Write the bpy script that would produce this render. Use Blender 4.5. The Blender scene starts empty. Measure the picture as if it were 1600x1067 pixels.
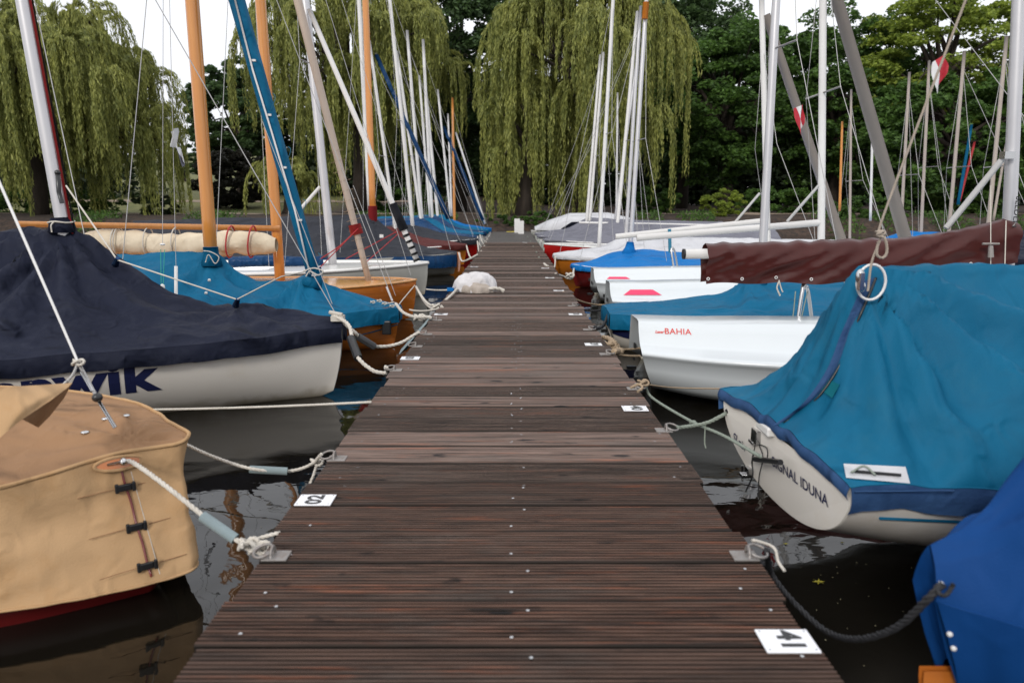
import bpy, math, random
import numpy as np
from mathutils import Vector, noise, Matrix
from mathutils.bvhtree import BVHTree
R = math.radians
random.seed(7)
rng = np.random.default_rng(7)
sc = bpy.context.scene
COL = sc.collection
# ------------------------------------------------------------------ camera
CZ = 1.12; PITCH = R(10.96); FPX = 1100.0
cd = bpy.data.cameras.new('camera'); cam = bpy.data.objects.new('camera', cd); COL.objects.link(cam)
cam.location = (0, 0, CZ); cam.rotation_euler = (R(90) - PITCH, 0, 0)
cd.sensor_width = 36; cd.lens = FPX / 1600 * 36; cd.clip_start = .05; cd.clip_end = 2000
cd.dof.use_dof = True; cd.dof.focus_distance = 4.2; cd.dof.aperture_fstop = 3.5
sc.camera = cam
# ------------------------------------------------------------------ light
SUN_EL, SUN_AZ = R(30), R(205)
w = bpy.data.worlds.new('World'); sc.world = w; w.use_nodes = True
nt = w.node_tree; nt.nodes.clear()
out = nt.nodes.new('ShaderNodeOutputWorld'); bg = nt.nodes.new('ShaderNodeBackground')
sky = nt.nodes.new('ShaderNodeTexSky'); sky.sky_type = 'NISHITA'; sky.sun_disc = False
sky.sun_elevation = SUN_EL; sky.sun_rotation = SUN_AZ
tc = nt.nodes.new('ShaderNodeTexCoord'); mp = nt.nodes.new('ShaderNodeMapping'); mp.inputs['Scale'].default_value = (1, 1, 2.2)
nz = nt.nodes.new('ShaderNodeTexNoise'); nz.inputs['Scale'].default_value = 1.6; nz.inputs['Detail'].default_value = 5
cr = nt.nodes.new('ShaderNodeValToRGB')
cr.color_ramp.elements[0].position = .3; cr.color_ramp.elements[0].color = (8.1, 8.25, 8.75, 1)
cr.color_ramp.elements[1].position = .7; cr.color_ramp.elements[1].color = (9.0, 9.1, 9.4, 1)
mx = nt.nodes.new('ShaderNodeMix'); mx.data_type = 'RGBA'; mx.inputs[0].default_value = .93
nt.links.new(tc.outputs['Generated'], mp.inputs[0]); nt.links.new(mp.outputs[0], nz.inputs[0]); nt.links.new(nz.outputs[0], cr.inputs[0])
nt.links.new(sky.outputs[0], mx.inputs[6]); nt.links.new(cr.outputs[0], mx.inputs[7])
sxz = nt.nodes.new('ShaderNodeSeparateXYZ'); nt.links.new(tc.outputs['Generated'], sxz.inputs[0])   # overcast sky: brighter towards the zenith
mrz = nt.nodes.new('ShaderNodeMapRange'); mrz.inputs['From Min'].default_value = 0; mrz.inputs['From Max'].default_value = 1; mrz.inputs['To Min'].default_value = 1; mrz.inputs['To Max'].default_value = 1.45
nt.links.new(sxz.outputs[2], mrz.inputs[0])
vmz = nt.nodes.new('ShaderNodeVectorMath'); vmz.operation = 'SCALE'; nt.links.new(mx.outputs[2], vmz.inputs[0]); nt.links.new(mrz.outputs[0], vmz.inputs['Scale'])
nt.links.new(vmz.outputs[0], bg.inputs[0]); bg.inputs[1].default_value = .1
nt.links.new(bg.outputs[0], out.inputs[0])
sl = bpy.data.lights.new('sun', 'SUN'); sl.energy = 1.5; sl.angle = R(11); sl.color = (1, .96, .9)
so = bpy.data.objects.new('sun', sl); COL.objects.link(so)
so.rotation_euler = (R(90) - SUN_EL, 0, R(180) - SUN_AZ + R(0))
sd = Vector((math.sin(SUN_AZ) * math.cos(SUN_EL), math.cos(SUN_AZ) * math.cos(SUN_EL), math.sin(SUN_EL)))
so.rotation_euler = sd.to_track_quat('Z', 'Y').to_euler()
sc.view_settings.view_transform = 'Standard'; sc.view_settings.look = 'None'; sc.view_settings.exposure = .2; sc.view_settings.gamma = 1
sc.view_settings.use_curve_mapping = False

# ------------------------------------------------------------------ helpers
cp, sp_ = math.cos(PITCH), math.sin(PITCH)
def at(px, py, Y):
    a = (px - 800) / FPX; b = (533.5 - py) / FPX
    dy = cp + b * sp_; dz = -sp_ + b * cp
    t = Y / dy
    return Vector((a * t, Y, CZ + dz * t))
def gp(px, py, z=.325):
    a = (px - 800) / FPX; b = (533.5 - py) / FPX
    dy = cp + b * sp_; dz = -sp_ + b * cp
    t = (z - CZ) / dz
    return Vector((a * t, dy * t, z))
def col4(c): return (c[0], c[1], c[2], 1)
_mats = {}
def mat(name, c1, c2=None, rough=.6, ns=3., amt=.5, stretch=(1, 1, 1), bump=0., bs=60., metal=0., coat=0., det=5, dirt=None, dirt_amt=.4, spec=.5, bdist=.01, world=False, rvar=0., crease=0., scum=None):
    if name in _mats: return _mats[name]
    m = bpy.data.materials.new(name); m.use_nodes = True; n = m.node_tree.nodes; L = m.node_tree.links
    b = n['Principled BSDF']
    b.inputs['Roughness'].default_value = rough; b.inputs['Metallic'].default_value = metal
    b.inputs['Coat Weight'].default_value = coat; b.inputs['Coat Roughness'].default_value = .12
    b.inputs['Specular IOR Level'].default_value = spec
    c2 = c2 or tuple(x * .7 for x in c1)
    if world:
        g = n.new('ShaderNodeNewGeometry'); src = g.outputs['Position']
    else:
        g = n.new('ShaderNodeTexCoord'); src = g.outputs['Object']
    mp = n.new('ShaderNodeMapping'); mp.inputs['Scale'].default_value = stretch; L.new(src, mp.inputs[0])
    t = n.new('ShaderNodeTexNoise'); t.inputs['Scale'].default_value = ns; t.inputs['Detail'].default_value = det; L.new(mp.outputs[0], t.inputs[0])
    r = n.new('ShaderNodeValToRGB'); r.color_ramp.elements[0].position = .5 - .5 * (1 - amt) ; r.color_ramp.elements[1].position = .5 + .5 * (1 - amt)
    r.color_ramp.elements[0].color = col4(c2); r.color_ramp.elements[1].color = col4(c1)
    L.new(t.outputs[0], r.inputs[0]); last = r.outputs[0]
    if dirt:
        t2 = n.new('ShaderNodeTexNoise'); t2.inputs['Scale'].default_value = ns * 2.7; t2.inputs['Detail'].default_value = 8; t2.inputs['Roughness'].default_value = .7; L.new(mp.outputs[0], t2.inputs[0])
        r2 = n.new('ShaderNodeValToRGB'); r2.color_ramp.elements[0].position = .52; r2.color_ramp.elements[1].position = .75
        r2.color_ramp.elements[1].color = (dirt_amt,) * 3 + (1,)
        L.new(t2.outputs[0], r2.inputs[0]); mm = n.new('ShaderNodeMix'); mm.data_type = 'RGBA'
        L.new(r2.outputs[0], mm.inputs[0]); L.new(last, mm.inputs[6]); mm.inputs[7].default_value = col4(dirt); last = mm.outputs[2]
    if scum:
        gg = n.new('ShaderNodeNewGeometry'); sz = n.new('ShaderNodeSeparateXYZ'); L.new(gg.outputs['Position'], sz.inputs[0])
        ns_ = n.new('ShaderNodeTexNoise'); ns_.inputs['Scale'].default_value = 7; ns_.inputs['Detail'].default_value = 6; L.new(gg.outputs['Position'], ns_.inputs[0])
        ma = n.new('ShaderNodeMath'); ma.operation = 'MULTIPLY_ADD'; L.new(ns_.outputs[0], ma.inputs[0]); ma.inputs[1].default_value = -.16; L.new(sz.outputs[2], ma.inputs[2])
        mr_ = n.new('ShaderNodeMapRange'); mr_.inputs['From Min'].default_value = -.01; mr_.inputs['From Max'].default_value = -.08; mr_.inputs['To Max'].default_value = .75; L.new(ma.outputs[0], mr_.inputs[0])
        ms = n.new('ShaderNodeMix'); ms.data_type = 'RGBA'; L.new(mr_.outputs[0], ms.inputs[0]); L.new(last, ms.inputs[6]); ms.inputs[7].default_value = col4(scum); last = ms.outputs[2]
    L.new(last, b.inputs['Base Color'])
    if rvar:
        mr = n.new('ShaderNodeMapRange'); mr.inputs['To Min'].default_value = rough - rvar; mr.inputs['To Max'].default_value = rough + rvar
        L.new(t.outputs[0], mr.inputs[0]); L.new(mr.outputs[0], b.inputs['Roughness'])
    if bump:
        t3 = n.new('ShaderNodeTexNoise'); t3.inputs['Scale'].default_value = bs; t3.inputs['Detail'].default_value = 4; L.new(mp.outputs[0], t3.inputs[0])
        bp = n.new('ShaderNodeBump'); bp.inputs['Strength'].default_value = bump; bp.inputs['Distance'].default_value = bdist
        L.new(t3.outputs[0], bp.inputs['Height']); L.new(bp.outputs[0], b.inputs['Normal'])
        if crease:
            last = None
            for sc_, st_, ds in ((4.5, (1, 1.6, .5), .11), (1.7, (.6, 2.2, 1), .20), (15, (1, 1, .8), .018)):
                m3 = n.new('ShaderNodeMapping'); m3.inputs['Scale'].default_value = st_; m3.inputs['Rotation'].default_value = (.3, .2, .5 * sc_); L.new(src, m3.inputs[0])
                t4 = n.new('ShaderNodeTexNoise'); t4.noise_type = 'RIDGED_MULTIFRACTAL'; t4.inputs['Scale'].default_value = sc_; t4.inputs['Detail'].default_value = 2.5; t4.inputs['Distortion'].default_value = .7; L.new(m3.outputs[0], t4.inputs[0])
                b4 = n.new('ShaderNodeBump'); b4.inputs['Strength'].default_value = crease * 1.4; b4.inputs['Distance'].default_value = ds; L.new(t4.outputs[0], b4.inputs['Height'])
                if last: L.new(last, b4.inputs['Normal'])
                last = b4.outputs[0]
            L.new(last, bp.inputs['Normal'])
    _mats[name] = m; return m

class MB:
    def __init__(s): s.v = []; s.f = []; s.sm = []
    def add(s, v, f, smooth=True):
        o = len(s.v); s.v += [tuple(x) for x in v]; s.f += [tuple(i + o for i in q) for q in f]; s.sm += [smooth] * len(f); return s
    def grid(s, G, smooth=True, close_v=False):
        nu = len(G); nv = len(G[0]); v = [p for row in G for p in row]; f = []
        for i in range(nu - 1):
            for j in range(nv - (0 if close_v else 1)):
                k = (j + 1) % nv
                f.append((i * nv + j, (i + 1) * nv + j, (i + 1) * nv + k, i * nv + k))
        return s.add(v, f, smooth)
    def tube(s, pts, r, seg=8, cap=True, smooth=True, flat=1.):
        pts = [Vector(p) for p in pts]; n = len(pts)
        if not hasattr(r, '__len__'): r = [r] * n
        elif len(r) != n: r = [r[0] + (r[-1] - r[0]) * i / (n - 1) for i in range(n)]
        up = Vector((0, 0, 1)); rows = []; px_ = None
        for i, p in enumerate(pts):
            d = (pts[min(i + 1, n - 1)] - pts[max(i - 1, 0)])
            d = d.normalized() if d.length > 1e-9 else Vector((0, 0, 1))
            if px_ is None:
                a = up if abs(d.z) < .9 else Vector((1, 0, 0)); px_ = d.cross(a).normalized()
            else:
                px_ = (px_ - d * px_.dot(d)); px_ = px_.normalized() if px_.length > 1e-6 else d.orthogonal().normalized()
            py_ = d.cross(px_)
            rows.append([p + px_ * math.cos(2 * math.pi * k / seg) * r[i] + py_ * math.sin(2 * math.pi * k / seg) * r[i] * flat for k in range(seg)])
        o = len(s.v); s.grid(rows, smooth, True)
        if cap: s.f += [tuple(range(o, o + seg)), tuple(range(o + (n - 1) * seg, o + n * seg))]; s.sm += [False, False]
        return s
    def box(s, c, d, rz=0, tilt=None):
        c = Vector(c); M = Matrix.Rotation(rz, 3, 'Z')
        if tilt: M = tilt
        v = [c + M @ Vector((x * d[0] / 2, y * d[1] / 2, z * d[2] / 2)) for x in (-1, 1) for y in (-1, 1) for z in (-1, 1)]
        return s.add(v, [(0, 1, 3, 2), (4, 6, 7, 5), (0, 4, 5, 1), (2, 3, 7, 6), (0, 2, 6, 4), (1, 5, 7, 3)], False)
    def poly(s, pts): return s.add(pts, [tuple(range(len(pts)))], False)
    def ball(s, c, r, nu=8, nv=6):
        c = Vector(c); rr = (r, r, r) if not hasattr(r, '__len__') else r
        return s.grid([[c + Vector((math.sin(math.pi * i / nv) * math.cos(2 * math.pi * j / nu) * rr[0], math.sin(math.pi * i / nv) * math.sin(2 * math.pi * j / nu) * rr[1], math.cos(math.pi * i / nv) * rr[2])) for j in range(nu)] for i in range(nv + 1)], True, True)
    def mesh(s, name, m, off=Vector((0, 0, 0))):
        me = bpy.data.meshes.new(name)
        me.from_pydata([(x[0] - off[0], x[1] - off[1], x[2] - off[2]) for x in s.v], [], s.f)
        me.polygons.foreach_set('use_smooth', s.sm); 
        if m: me.materials.append(m)
        me.update(); return me
ORG = {}
def thing(name, label, cat, loc=(0, 0, 0), group=None):
    o = bpy.data.objects.new(name, None); o.empty_display_size = .1; COL.objects.link(o); o.location = loc
    o['label'] = label; o['category'] = cat
    if group: o['group'] = group
    ORG[o.name] = Vector(loc); return o
def part(name, mb, m, parent, label=None, kind=None, bevel=0):
    off = ORG[parent.name]
    o = bpy.data.objects.new(name, mb.mesh(name, m, off)); COL.objects.link(o); o.parent = parent; ORG[o.name] = off
    if label: o['label'] = label
    if kind: o['kind'] = kind
    if bevel:
        md = o.modifiers.new('bevel', 'BEVEL'); md.width = bevel; md.segments = 2; md.limit_method = 'ANGLE'
    return o
def solo(name, mb, m, label, cat, group=None, loc=None):
    n = len(mb.v); off = Vector(loc) if loc is not None else Vector(mb.v[0])
    o = bpy.data.objects.new(name, mb.mesh(name, m, off)); COL.objects.link(o); o.location = off
    o['label'] = label; o['category'] = cat
    if group: o['group'] = group
    ORG[o.name] = off; return o
def struct(name, mb, m, kind='structure'):
    o = bpy.data.objects.new(name, mb.mesh(name, m)); COL.objects.link(o); o['kind'] = kind; ORG[o.name] = Vector((0, 0, 0)); return o
def pchip(xs, ys, x):
    xs = np.array(xs, float); ys = np.array(ys, float); h = np.diff(xs); d = np.diff(ys) / h; m = np.zeros(len(xs))
    m[0] = d[0]; m[-1] = d[-1]
    for i in range(1, len(xs) - 1):
        m[i] = 0 if d[i - 1] * d[i] <= 0 else 2 * d[i - 1] * d[i] / (d[i - 1] + d[i])
    i = np.clip(np.searchsorted(xs, x) - 1, 0, len(xs) - 2); t = (np.clip(x, xs[0], xs[-1]) - xs[i]) / h[i]
    return (2*t**3-3*t**2+1)*ys[i] + (t**3-2*t**2+t)*h[i]*m[i] + (-2*t**3+3*t**2)*ys[i+1] + (t**3-t**2)*h[i]*m[i+1]
def cat(pts, n=8):
    pts = [Vector(p) for p in pts]; P = [pts[0] * 2 - pts[1]] + pts + [pts[-1] * 2 - pts[-2]]; o = []
    for i in range(1, len(P) - 2):
        for k in range(n):
            t = k / n
            o.append(.5 * ((2*P[i]) + (P[i+1]-P[i-1])*t + (2*P[i-1]-5*P[i]+4*P[i+1]-P[i+2])*t*t + (-P[i-1]+3*P[i]-3*P[i+1]+P[i+2])*t**3))
    o.append(P[-2]); return o
def ropemb(pts, r=.006, n=8, twist=True, smooth=True, mb=None):
    mb = mb or MB(); c = cat(pts, n) if smooth else [Vector(p) for p in pts]
    if not twist: return mb.tube(c, r, 6)
    L = sum((c[i+1]-c[i]).length for i in range(len(c)-1)); N = max(int(L / (r * 1.6)), 4); N = min(N, 400)
    # resample
    acc = [0]; 
    for i in range(len(c)-1): acc.append(acc[-1] + (c[i+1]-c[i]).length)
    ss = np.linspace(0, acc[-1], N); A = np.array([list(p) for p in c])
    Q = [Vector((np.interp(q, acc, A[:, 0]), np.interp(q, acc, A[:, 1]), np.interp(q, acc, A[:, 2]))) for q in ss]
    fr = []; e1 = None
    for i in range(N):
        d = (Q[min(i+1, N-1)] - Q[max(i-1, 0)]).normalized()
        if e1 is None: e1 = d.orthogonal().normalized()
        e1 = (e1 - d * e1.dot(d)).normalized(); fr.append((e1.copy(), d.cross(e1)))
    for k in range(3):
        P = []
        for i in range(N):
            a = 2 * math.pi * k / 3 + ss[i] / (r * 7) * 2 * math.pi
            P.append(Q[i] + (fr[i][0] * math.cos(a) + fr[i][1] * math.sin(a)) * r * .52)
        mb.tube(P, r * .6, 5)
    return mb
def sag(a, b, s, n=8):
    a = Vector(a); b = Vector(b); return [a.lerp(b, i / n) + Vector((0, 0, -s * 4 * (i / n) * (1 - i / n))) for i in range(n + 1)]
def fbm(x, y, z=0, o=3):
    v = 0; a = 1
    for k in range(o): v += a * noise.noise(Vector((x, y, z + k * 7.3))); x *= 2.03; y *= 2.03; a *= .5
    return v

# ------------------------------------------------------------------ materials
M = dict(
    teal=mat('teal_canvas', (.0035, .115, .225), (.003, .085, .17), .62, 2.2, .35, bump=.25, bs=260, dirt=(.03, .14, .2), dirt_amt=.2, bdist=.003, crease=0.35, spec=.12),
    teal2=mat('faded_teal_canvas', (.0045, .115, .215), (.0035, .08, .155), .6, 3, .4, bump=.25, bs=260, dirt=(.04, .14, .18), dirt_amt=.22, bdist=.003, stretch=(1, 1, .45), crease=0.35, spec=.12),
    trimgreen=mat('green_repair_cloth', (.006, .12, .15), (.004, .09, .12), .8, 8, .4, spec=.1),
    trim=mat('blue_binding_cloth', (.035, .085, .19), (.02, .05, .13), .7, 14, .3, bump=.4, bs=90, bdist=.004, crease=0.4, spec=.12),
    royal=mat('royal_blue_canvas', (.004, .05, .19), (.003, .036, .145), .65, 3, .3, bump=.25, bs=260, bdist=.003, crease=0.3, spec=.12),
    navy=mat('navy_canvas', (.0115, .0145, .030), (.0085, .0105, .022), .7, 3, .3, bump=.25, bs=240, dirt=(.06, .065, .09), dirt_amt=.25, bdist=.003, spec=.15, crease=0.45),
    char=mat('charcoal_canvas', (.035, .037, .045), (.024, .026, .033), .65, 3, .3, bump=.2, bs=200, crease=0.35, spec=.12),
    pvcblue=mat('blue_tarpaulin', (.01, .05, .13), (.006, .03, .09), .35, 5, .3, bump=.5, bs=18, crease=0.5, spec=.12),
    tan=mat('tan_canvas', (.47, .305, .165), (.39, .24, .12), .75, 3, .35, bump=.35, bs=200, dirt=(.4, .22, .09), dirt_amt=.5, bdist=.003, crease=0.3, spec=.12),
    tan2=mat('brown_tan_canvas', (.30, .175, .095), (.25, .14, .073), .75, 3, .35, bump=.35, bs=200, bdist=.003, crease=0.35, spec=.12),
    cream=mat('cream_sailcloth', (.66, .56, .42), (.55, .45, .32), .6, 6, .4, bump=.3, bs=30, crease=0.4, spec=.12),
    beige=mat('beige_sleeve', (.50, .40, .32), (.44, .35, .28), .7, 5, .4, bump=.2, bs=60),
    greyslv=mat('grey_sail_sleeve', (.42, .36, .31), (.36, .30, .26), .6, 4, .4, bump=.2, bs=60),
    brown=mat('brown_pvc', (.062, .011, .008), (.045, .008, .006), .36, 4, .4, bump=.12, bs=9, bdist=.01, spec=.32),
    maroon=mat('maroon_canvas', (.10, .022, .02), (.07, .016, .014), .6, 4, .4, bump=.3, bs=60, crease=0.4, spec=.12),
    bblue=mat('bright_blue_canvas', (.005, .15, .43), (.004, .12, .36), .6, 3, .4, bump=.2, bs=100, crease=0.3, spec=.12),
    lgrey=mat('light_grey_canvas', (.55, .55, .56), (.45, .45, .47), .6, 3, .4, bump=.2, bs=100, crease=0.35, spec=.12),
    mgrey=mat('mid_grey_canvas', (.17, .17, .2), (.13, .13, .155), .6, 3, .4, bump=.2, bs=100, crease=0.35, spec=.12),
    white=mat('white_gelcoat', (.78, .77, .75), (.72, .71, .68), .22, 1.5, .3, dirt=(.55, .49, .38), dirt_amt=.3, coat=.3, stretch=(1, 1, 2), scum=(.27, .22, .13)),
    creamgel=mat('cream_gelcoat', (.78, .74, .68), (.71, .66, .59), .28, 1.2, .3, dirt=(.55, .46, .33), dirt_amt=.35, coat=.3, scum=(.27, .22, .13)),
    bahia=mat('bright_white_gelcoat', (.60, .63, .645), (.56, .59, .60), .25, 1.5, .3, coat=.2, dirt=(.6, .62, .6), dirt_amt=.2, scum=(.27, .22, .13)),
    ggel=mat('grey_white_gelcoat', (.48, .47, .43), (.42, .41, .37), .3, 1.2, .3, coat=.2, scum=(.27, .22, .13)),
    redh=mat('red_hull_paint', (.42, .012, .01), (.33, .01, .01), .25, 2, .3, coat=.4),
    dred=mat('dark_red_hull_paint', (.16, .012, .012), (.11, .01, .01), .3, 2, .3, coat=.3),
    wood=mat('varnished_mahogany', (.62, .20, .032), (.34, .085, .014), .2, 5, .25, stretch=(.5, .5, 7), coat=.8, det=8),
    deckw=mat('pale_varnished_deck', (.66, .33, .11), (.52, .24, .07), .22, 6, .25, stretch=(.4, 8, 1), coat=.7),
    spruce=mat('varnished_spruce', (.68, .29, .065), (.50, .18, .035), .25, 9, .25, stretch=(3, 3, .25), coat=.6, det=8),
    orangeh=mat('orange_varnished_hull', (.60, .20, .02), (.45, .13, .015), .25, 4, .3, stretch=(.5, .5, 4), coat=.5),
    alu=mat('anodised_aluminium', (.62, .61, .62), (.52, .51, .52), .38, 3, .4, metal=.55, rvar=.06),
    alud=mat('dull_aluminium', (.36, .35, .345), (.28, .27, .265), .45, 3, .4, metal=.4),
    wpaint=mat('white_spar_paint', (.72, .71, .69), (.62, .6, .58), .35, 3, .4),
    steel=mat('stainless_steel', (.6, .6, .6), (.5, .5, .5), .22, 6, .4, metal=1.),
    galv=mat('galvanised_steel', (.33, .32, .31), (.20, .17, .15), .5, 30, .3, metal=.5, bump=.2, bs=90, dirt=(.16, .07, .03), dirt_amt=.6),
    wire=mat('wire_rope', (.42, .41, .40), (.32, .31, .3), .4, 8, .4, metal=.5),
    tealrope=mat('teal_rope', (.01, .17, .25), (.01, .1, .18), .7, 40, .4),
    rope=mat('white_mooring_rope', (.60, .56, .50), (.45, .41, .35), .8, 30, .3, bump=.3, bs=300, dirt=(.3, .27, .22), dirt_amt=.5, bdist=.002),
    grope=mat('weathered_green_rope', (.26, .30, .25), (.18, .2, .165), .85, 40, .3, bump=.3, bs=300, bdist=.002),
    brope=mat('black_rope', (.018, .018, .02), (.01, .01, .012), .7, 40, .3, bump=.3, bs=300, bdist=.002),
    tanrope=mat('hemp_rope', (.36, .27, .18), (.26, .19, .12), .85, 40, .3),
    beigerope=mat('beige_rope', (.40, .34, .28), (.29, .24, .19), .85, 40, .3),
    redrope=mat('red_rope', (.45, .03, .035), (.3, .02, .02), .7, 40, .3),
    hose=mat('grey_rubber_hose', (.22, .28, .29), (.17, .21, .22), .55, 12, .3, bump=.2, bs=60),
    black=mat('black_plastic', (.012, .012, .014), (.02, .02, .02), .35, 10, .4),
    ink=mat('navy_lettering', (.012, .017, .07), (.01, .014, .06), .4, 10, .4),
    redink=mat('red_lettering', (.6, .05, .04), (.55, .05, .04), .4, 10, .4),
    pink=mat('pink_panel', (.72, .03, .12), (.66, .03, .1), .4, 10, .4),
    plate=mat('white_number_plate', (.82, .82, .84), (.76, .76, .78), .3, 30, .4, dirt=(.5, .48, .45), dirt_amt=.25),
    plaster=mat('white_post_paint', (.74, .73, .70), (.64, .62, .6), .6, 10, .4),
    yellow=mat('yellow_paint', (.6, .48, .08), (.5, .4, .06), .6, 10, .4),
    glassd=mat('dark_window_film', (.012, .014, .022), (.01, .012, .02), .1, 3, .4),
    flagr=mat('red_flag_cloth', (.5, .03, .05), (.42, .025, .04), .7, 10, .4),
    flagw=mat('white_flag_cloth', (.72, .72, .72), (.62, .62, .62), .7, 10, .4),
    flagg=mat('grey_flag_cloth', (.12, .12, .15), (.09, .09, .12), .7, 10, .4),
    orange=mat('orange_tape', (.8, .25, .02), None, .5),
    litter=mat('floating_leaf', (.42, .38, .05), (.3, .25, .03), .5, 30, .4),
)
# plank material ------------------------------------------------------------
def plank_mat(name, base, light, red, grey):
    m = bpy.data.materials.new(name); m.use_nodes = True; n = m.node_tree.nodes; L = m.node_tree.links; b = n['Principled BSDF']
    g = n.new('ShaderNodeNewGeometry'); oi = n.new('ShaderNodeObjectInfo')
    off = n.new('ShaderNodeVectorMath'); off.operation = 'MULTIPLY_ADD'
    L.new(oi.outputs['Random'], off.inputs[0]); off.inputs[1].default_value = (13, 0, 31); L.new(g.outputs['Position'], off.inputs[2])
    def nz(sc_, st, det=6, rough=.6):
        mp = n.new('ShaderNodeMapping'); mp.inputs['Scale'].default_value = st; L.new(off.outputs[0], mp.inputs[0])
        t = n.new('ShaderNodeTexNoise'); t.inputs['Scale'].default_value = sc_; t.inputs['Detail'].default_value = det; t.inputs['Roughness'].default_value = rough; L.new(mp.outputs[0], t.inputs[0]); return t.outputs[0]
    def ramp(s, a, c):
        r = n.new('ShaderNodeValToRGB'); r.color_ramp.elements[0].position = a; r.color_ramp.elements[1].position = c; L.new(s, r.inputs[0]); return r
    def mixc(f, a, c, k=None):
        mm = n.new('ShaderNodeMix'); mm.data_type = 'RGBA'
        L.new(f, mm.inputs[0])
        for s, i in ((a, 6), (c, 7)):
            if isinstance(s, tuple): mm.inputs[i].default_value = col4(s)
            else: L.new(s, mm.inputs[i])
        return mm.outputs[2]
    grain = nz(1, (3.2, 75, 60), 8, .7)
    r1 = ramp(grain, .39, .63); r1.color_ramp.elements[0].color = col4(base); r1.color_ramp.elements[1].color = col4(light)
    c = r1.outputs[0]
    tone = n.new('ShaderNodeMapRange'); tone.inputs['To Min'].default_value = 0; tone.inputs['To Max'].default_value = .6; L.new(oi.outputs['Random'], tone.inputs[0])
    c = mixc(tone.outputs[0], c, mixc(r1.outputs[0], tuple(x * .5 for x in grey), grey))
    rd = ramp(nz(1, (2.2, 38, 20), 7, .7), .56, .72); rd.color_ramp.elements[1].color = (.75, .75, .75, 1)
    c = mixc(rd.outputs[0], c, red)
    # grey weathering patches and dark knots / damp marks
    wp = ramp(nz(1, (2.5, 9, 5), 6, .7), .52, .8); wp.color_ramp.elements[1].color = (.4, .4, .4, 1); c = mixc(wp.outputs[0], c, (.16, .145, .13))
    kn = ramp(nz(1, (7, 20, 10), 4, .5), .655, .72); c = mixc(kn.outputs[0], c, (.012, .01, .01))
    ml = n.new('ShaderNodeMath'); ml.operation = 'MULTIPLY'; L.new(oi.outputs['Random'], ml.inputs[0]); ml.inputs[1].default_value = 37.7
    fr_ = n.new('ShaderNodeMath'); fr_.operation = 'FRACT'; L.new(ml.outputs[0], fr_.inputs[0])
    mr = n.new('ShaderNodeMapRange'); mr.inputs['To Min'].default_value = .85; mr.inputs['To Max'].default_value = 1.2; L.new(fr_.outputs[0], mr.inputs[0])
    vs = n.new('ShaderNodeVectorMath'); vs.operation = 'SCALE'; L.new(c, vs.inputs[0]); L.new(mr.outputs[0], vs.inputs['Scale']); c = vs.outputs[0]
    sn = n.new('ShaderNodeSeparateXYZ'); L.new(g.outputs['True Normal'], sn.inputs[0])       # near-black plank side faces, so the joints read as dark lines
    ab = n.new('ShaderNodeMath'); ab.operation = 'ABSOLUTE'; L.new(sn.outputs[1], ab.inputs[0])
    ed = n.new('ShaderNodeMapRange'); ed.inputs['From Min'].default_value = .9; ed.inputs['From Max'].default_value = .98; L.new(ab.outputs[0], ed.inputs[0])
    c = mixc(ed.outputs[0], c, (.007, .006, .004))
    tcp = n.new('ShaderNodeTexCoord'); so_ = n.new('ShaderNodeSeparateXYZ'); L.new(tcp.outputs['Object'], so_.inputs[0])   # near-black line along both long edges of each board, widening the dark joints
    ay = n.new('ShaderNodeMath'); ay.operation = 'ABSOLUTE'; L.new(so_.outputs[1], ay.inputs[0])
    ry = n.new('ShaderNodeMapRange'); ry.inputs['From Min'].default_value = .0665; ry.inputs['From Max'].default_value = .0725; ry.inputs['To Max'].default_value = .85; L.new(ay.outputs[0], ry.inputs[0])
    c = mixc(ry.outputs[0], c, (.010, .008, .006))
    L.new(c, b.inputs['Base Color'])
    rr = n.new('ShaderNodeMapRange'); rr.inputs['To Min'].default_value = .38; rr.inputs['To Max'].default_value = .75; L.new(grain, rr.inputs[0]); L.new(rr.outputs[0], b.inputs['Roughness'])
    bp = n.new('ShaderNodeBump'); b.inputs['Specular IOR Level'].default_value = .16; bp.inputs['Strength'].default_value = .9; bp.inputs['Distance'].default_value = .005; L.new(grain, bp.inputs['Height'])
    L.new(bp.outputs[0], b.inputs['Normal']); return m
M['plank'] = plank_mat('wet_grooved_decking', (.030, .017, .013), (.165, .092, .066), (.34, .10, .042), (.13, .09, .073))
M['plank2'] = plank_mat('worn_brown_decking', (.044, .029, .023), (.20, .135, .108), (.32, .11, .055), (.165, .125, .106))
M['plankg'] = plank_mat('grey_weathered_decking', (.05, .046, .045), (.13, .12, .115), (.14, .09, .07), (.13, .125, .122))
M['beam'] = mat('dark_pile_wood', (.03, .024, .02), (.012, .011, .01), .8, 8, .3, stretch=(1, 1, .3), bump=.4, bs=40)

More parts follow.
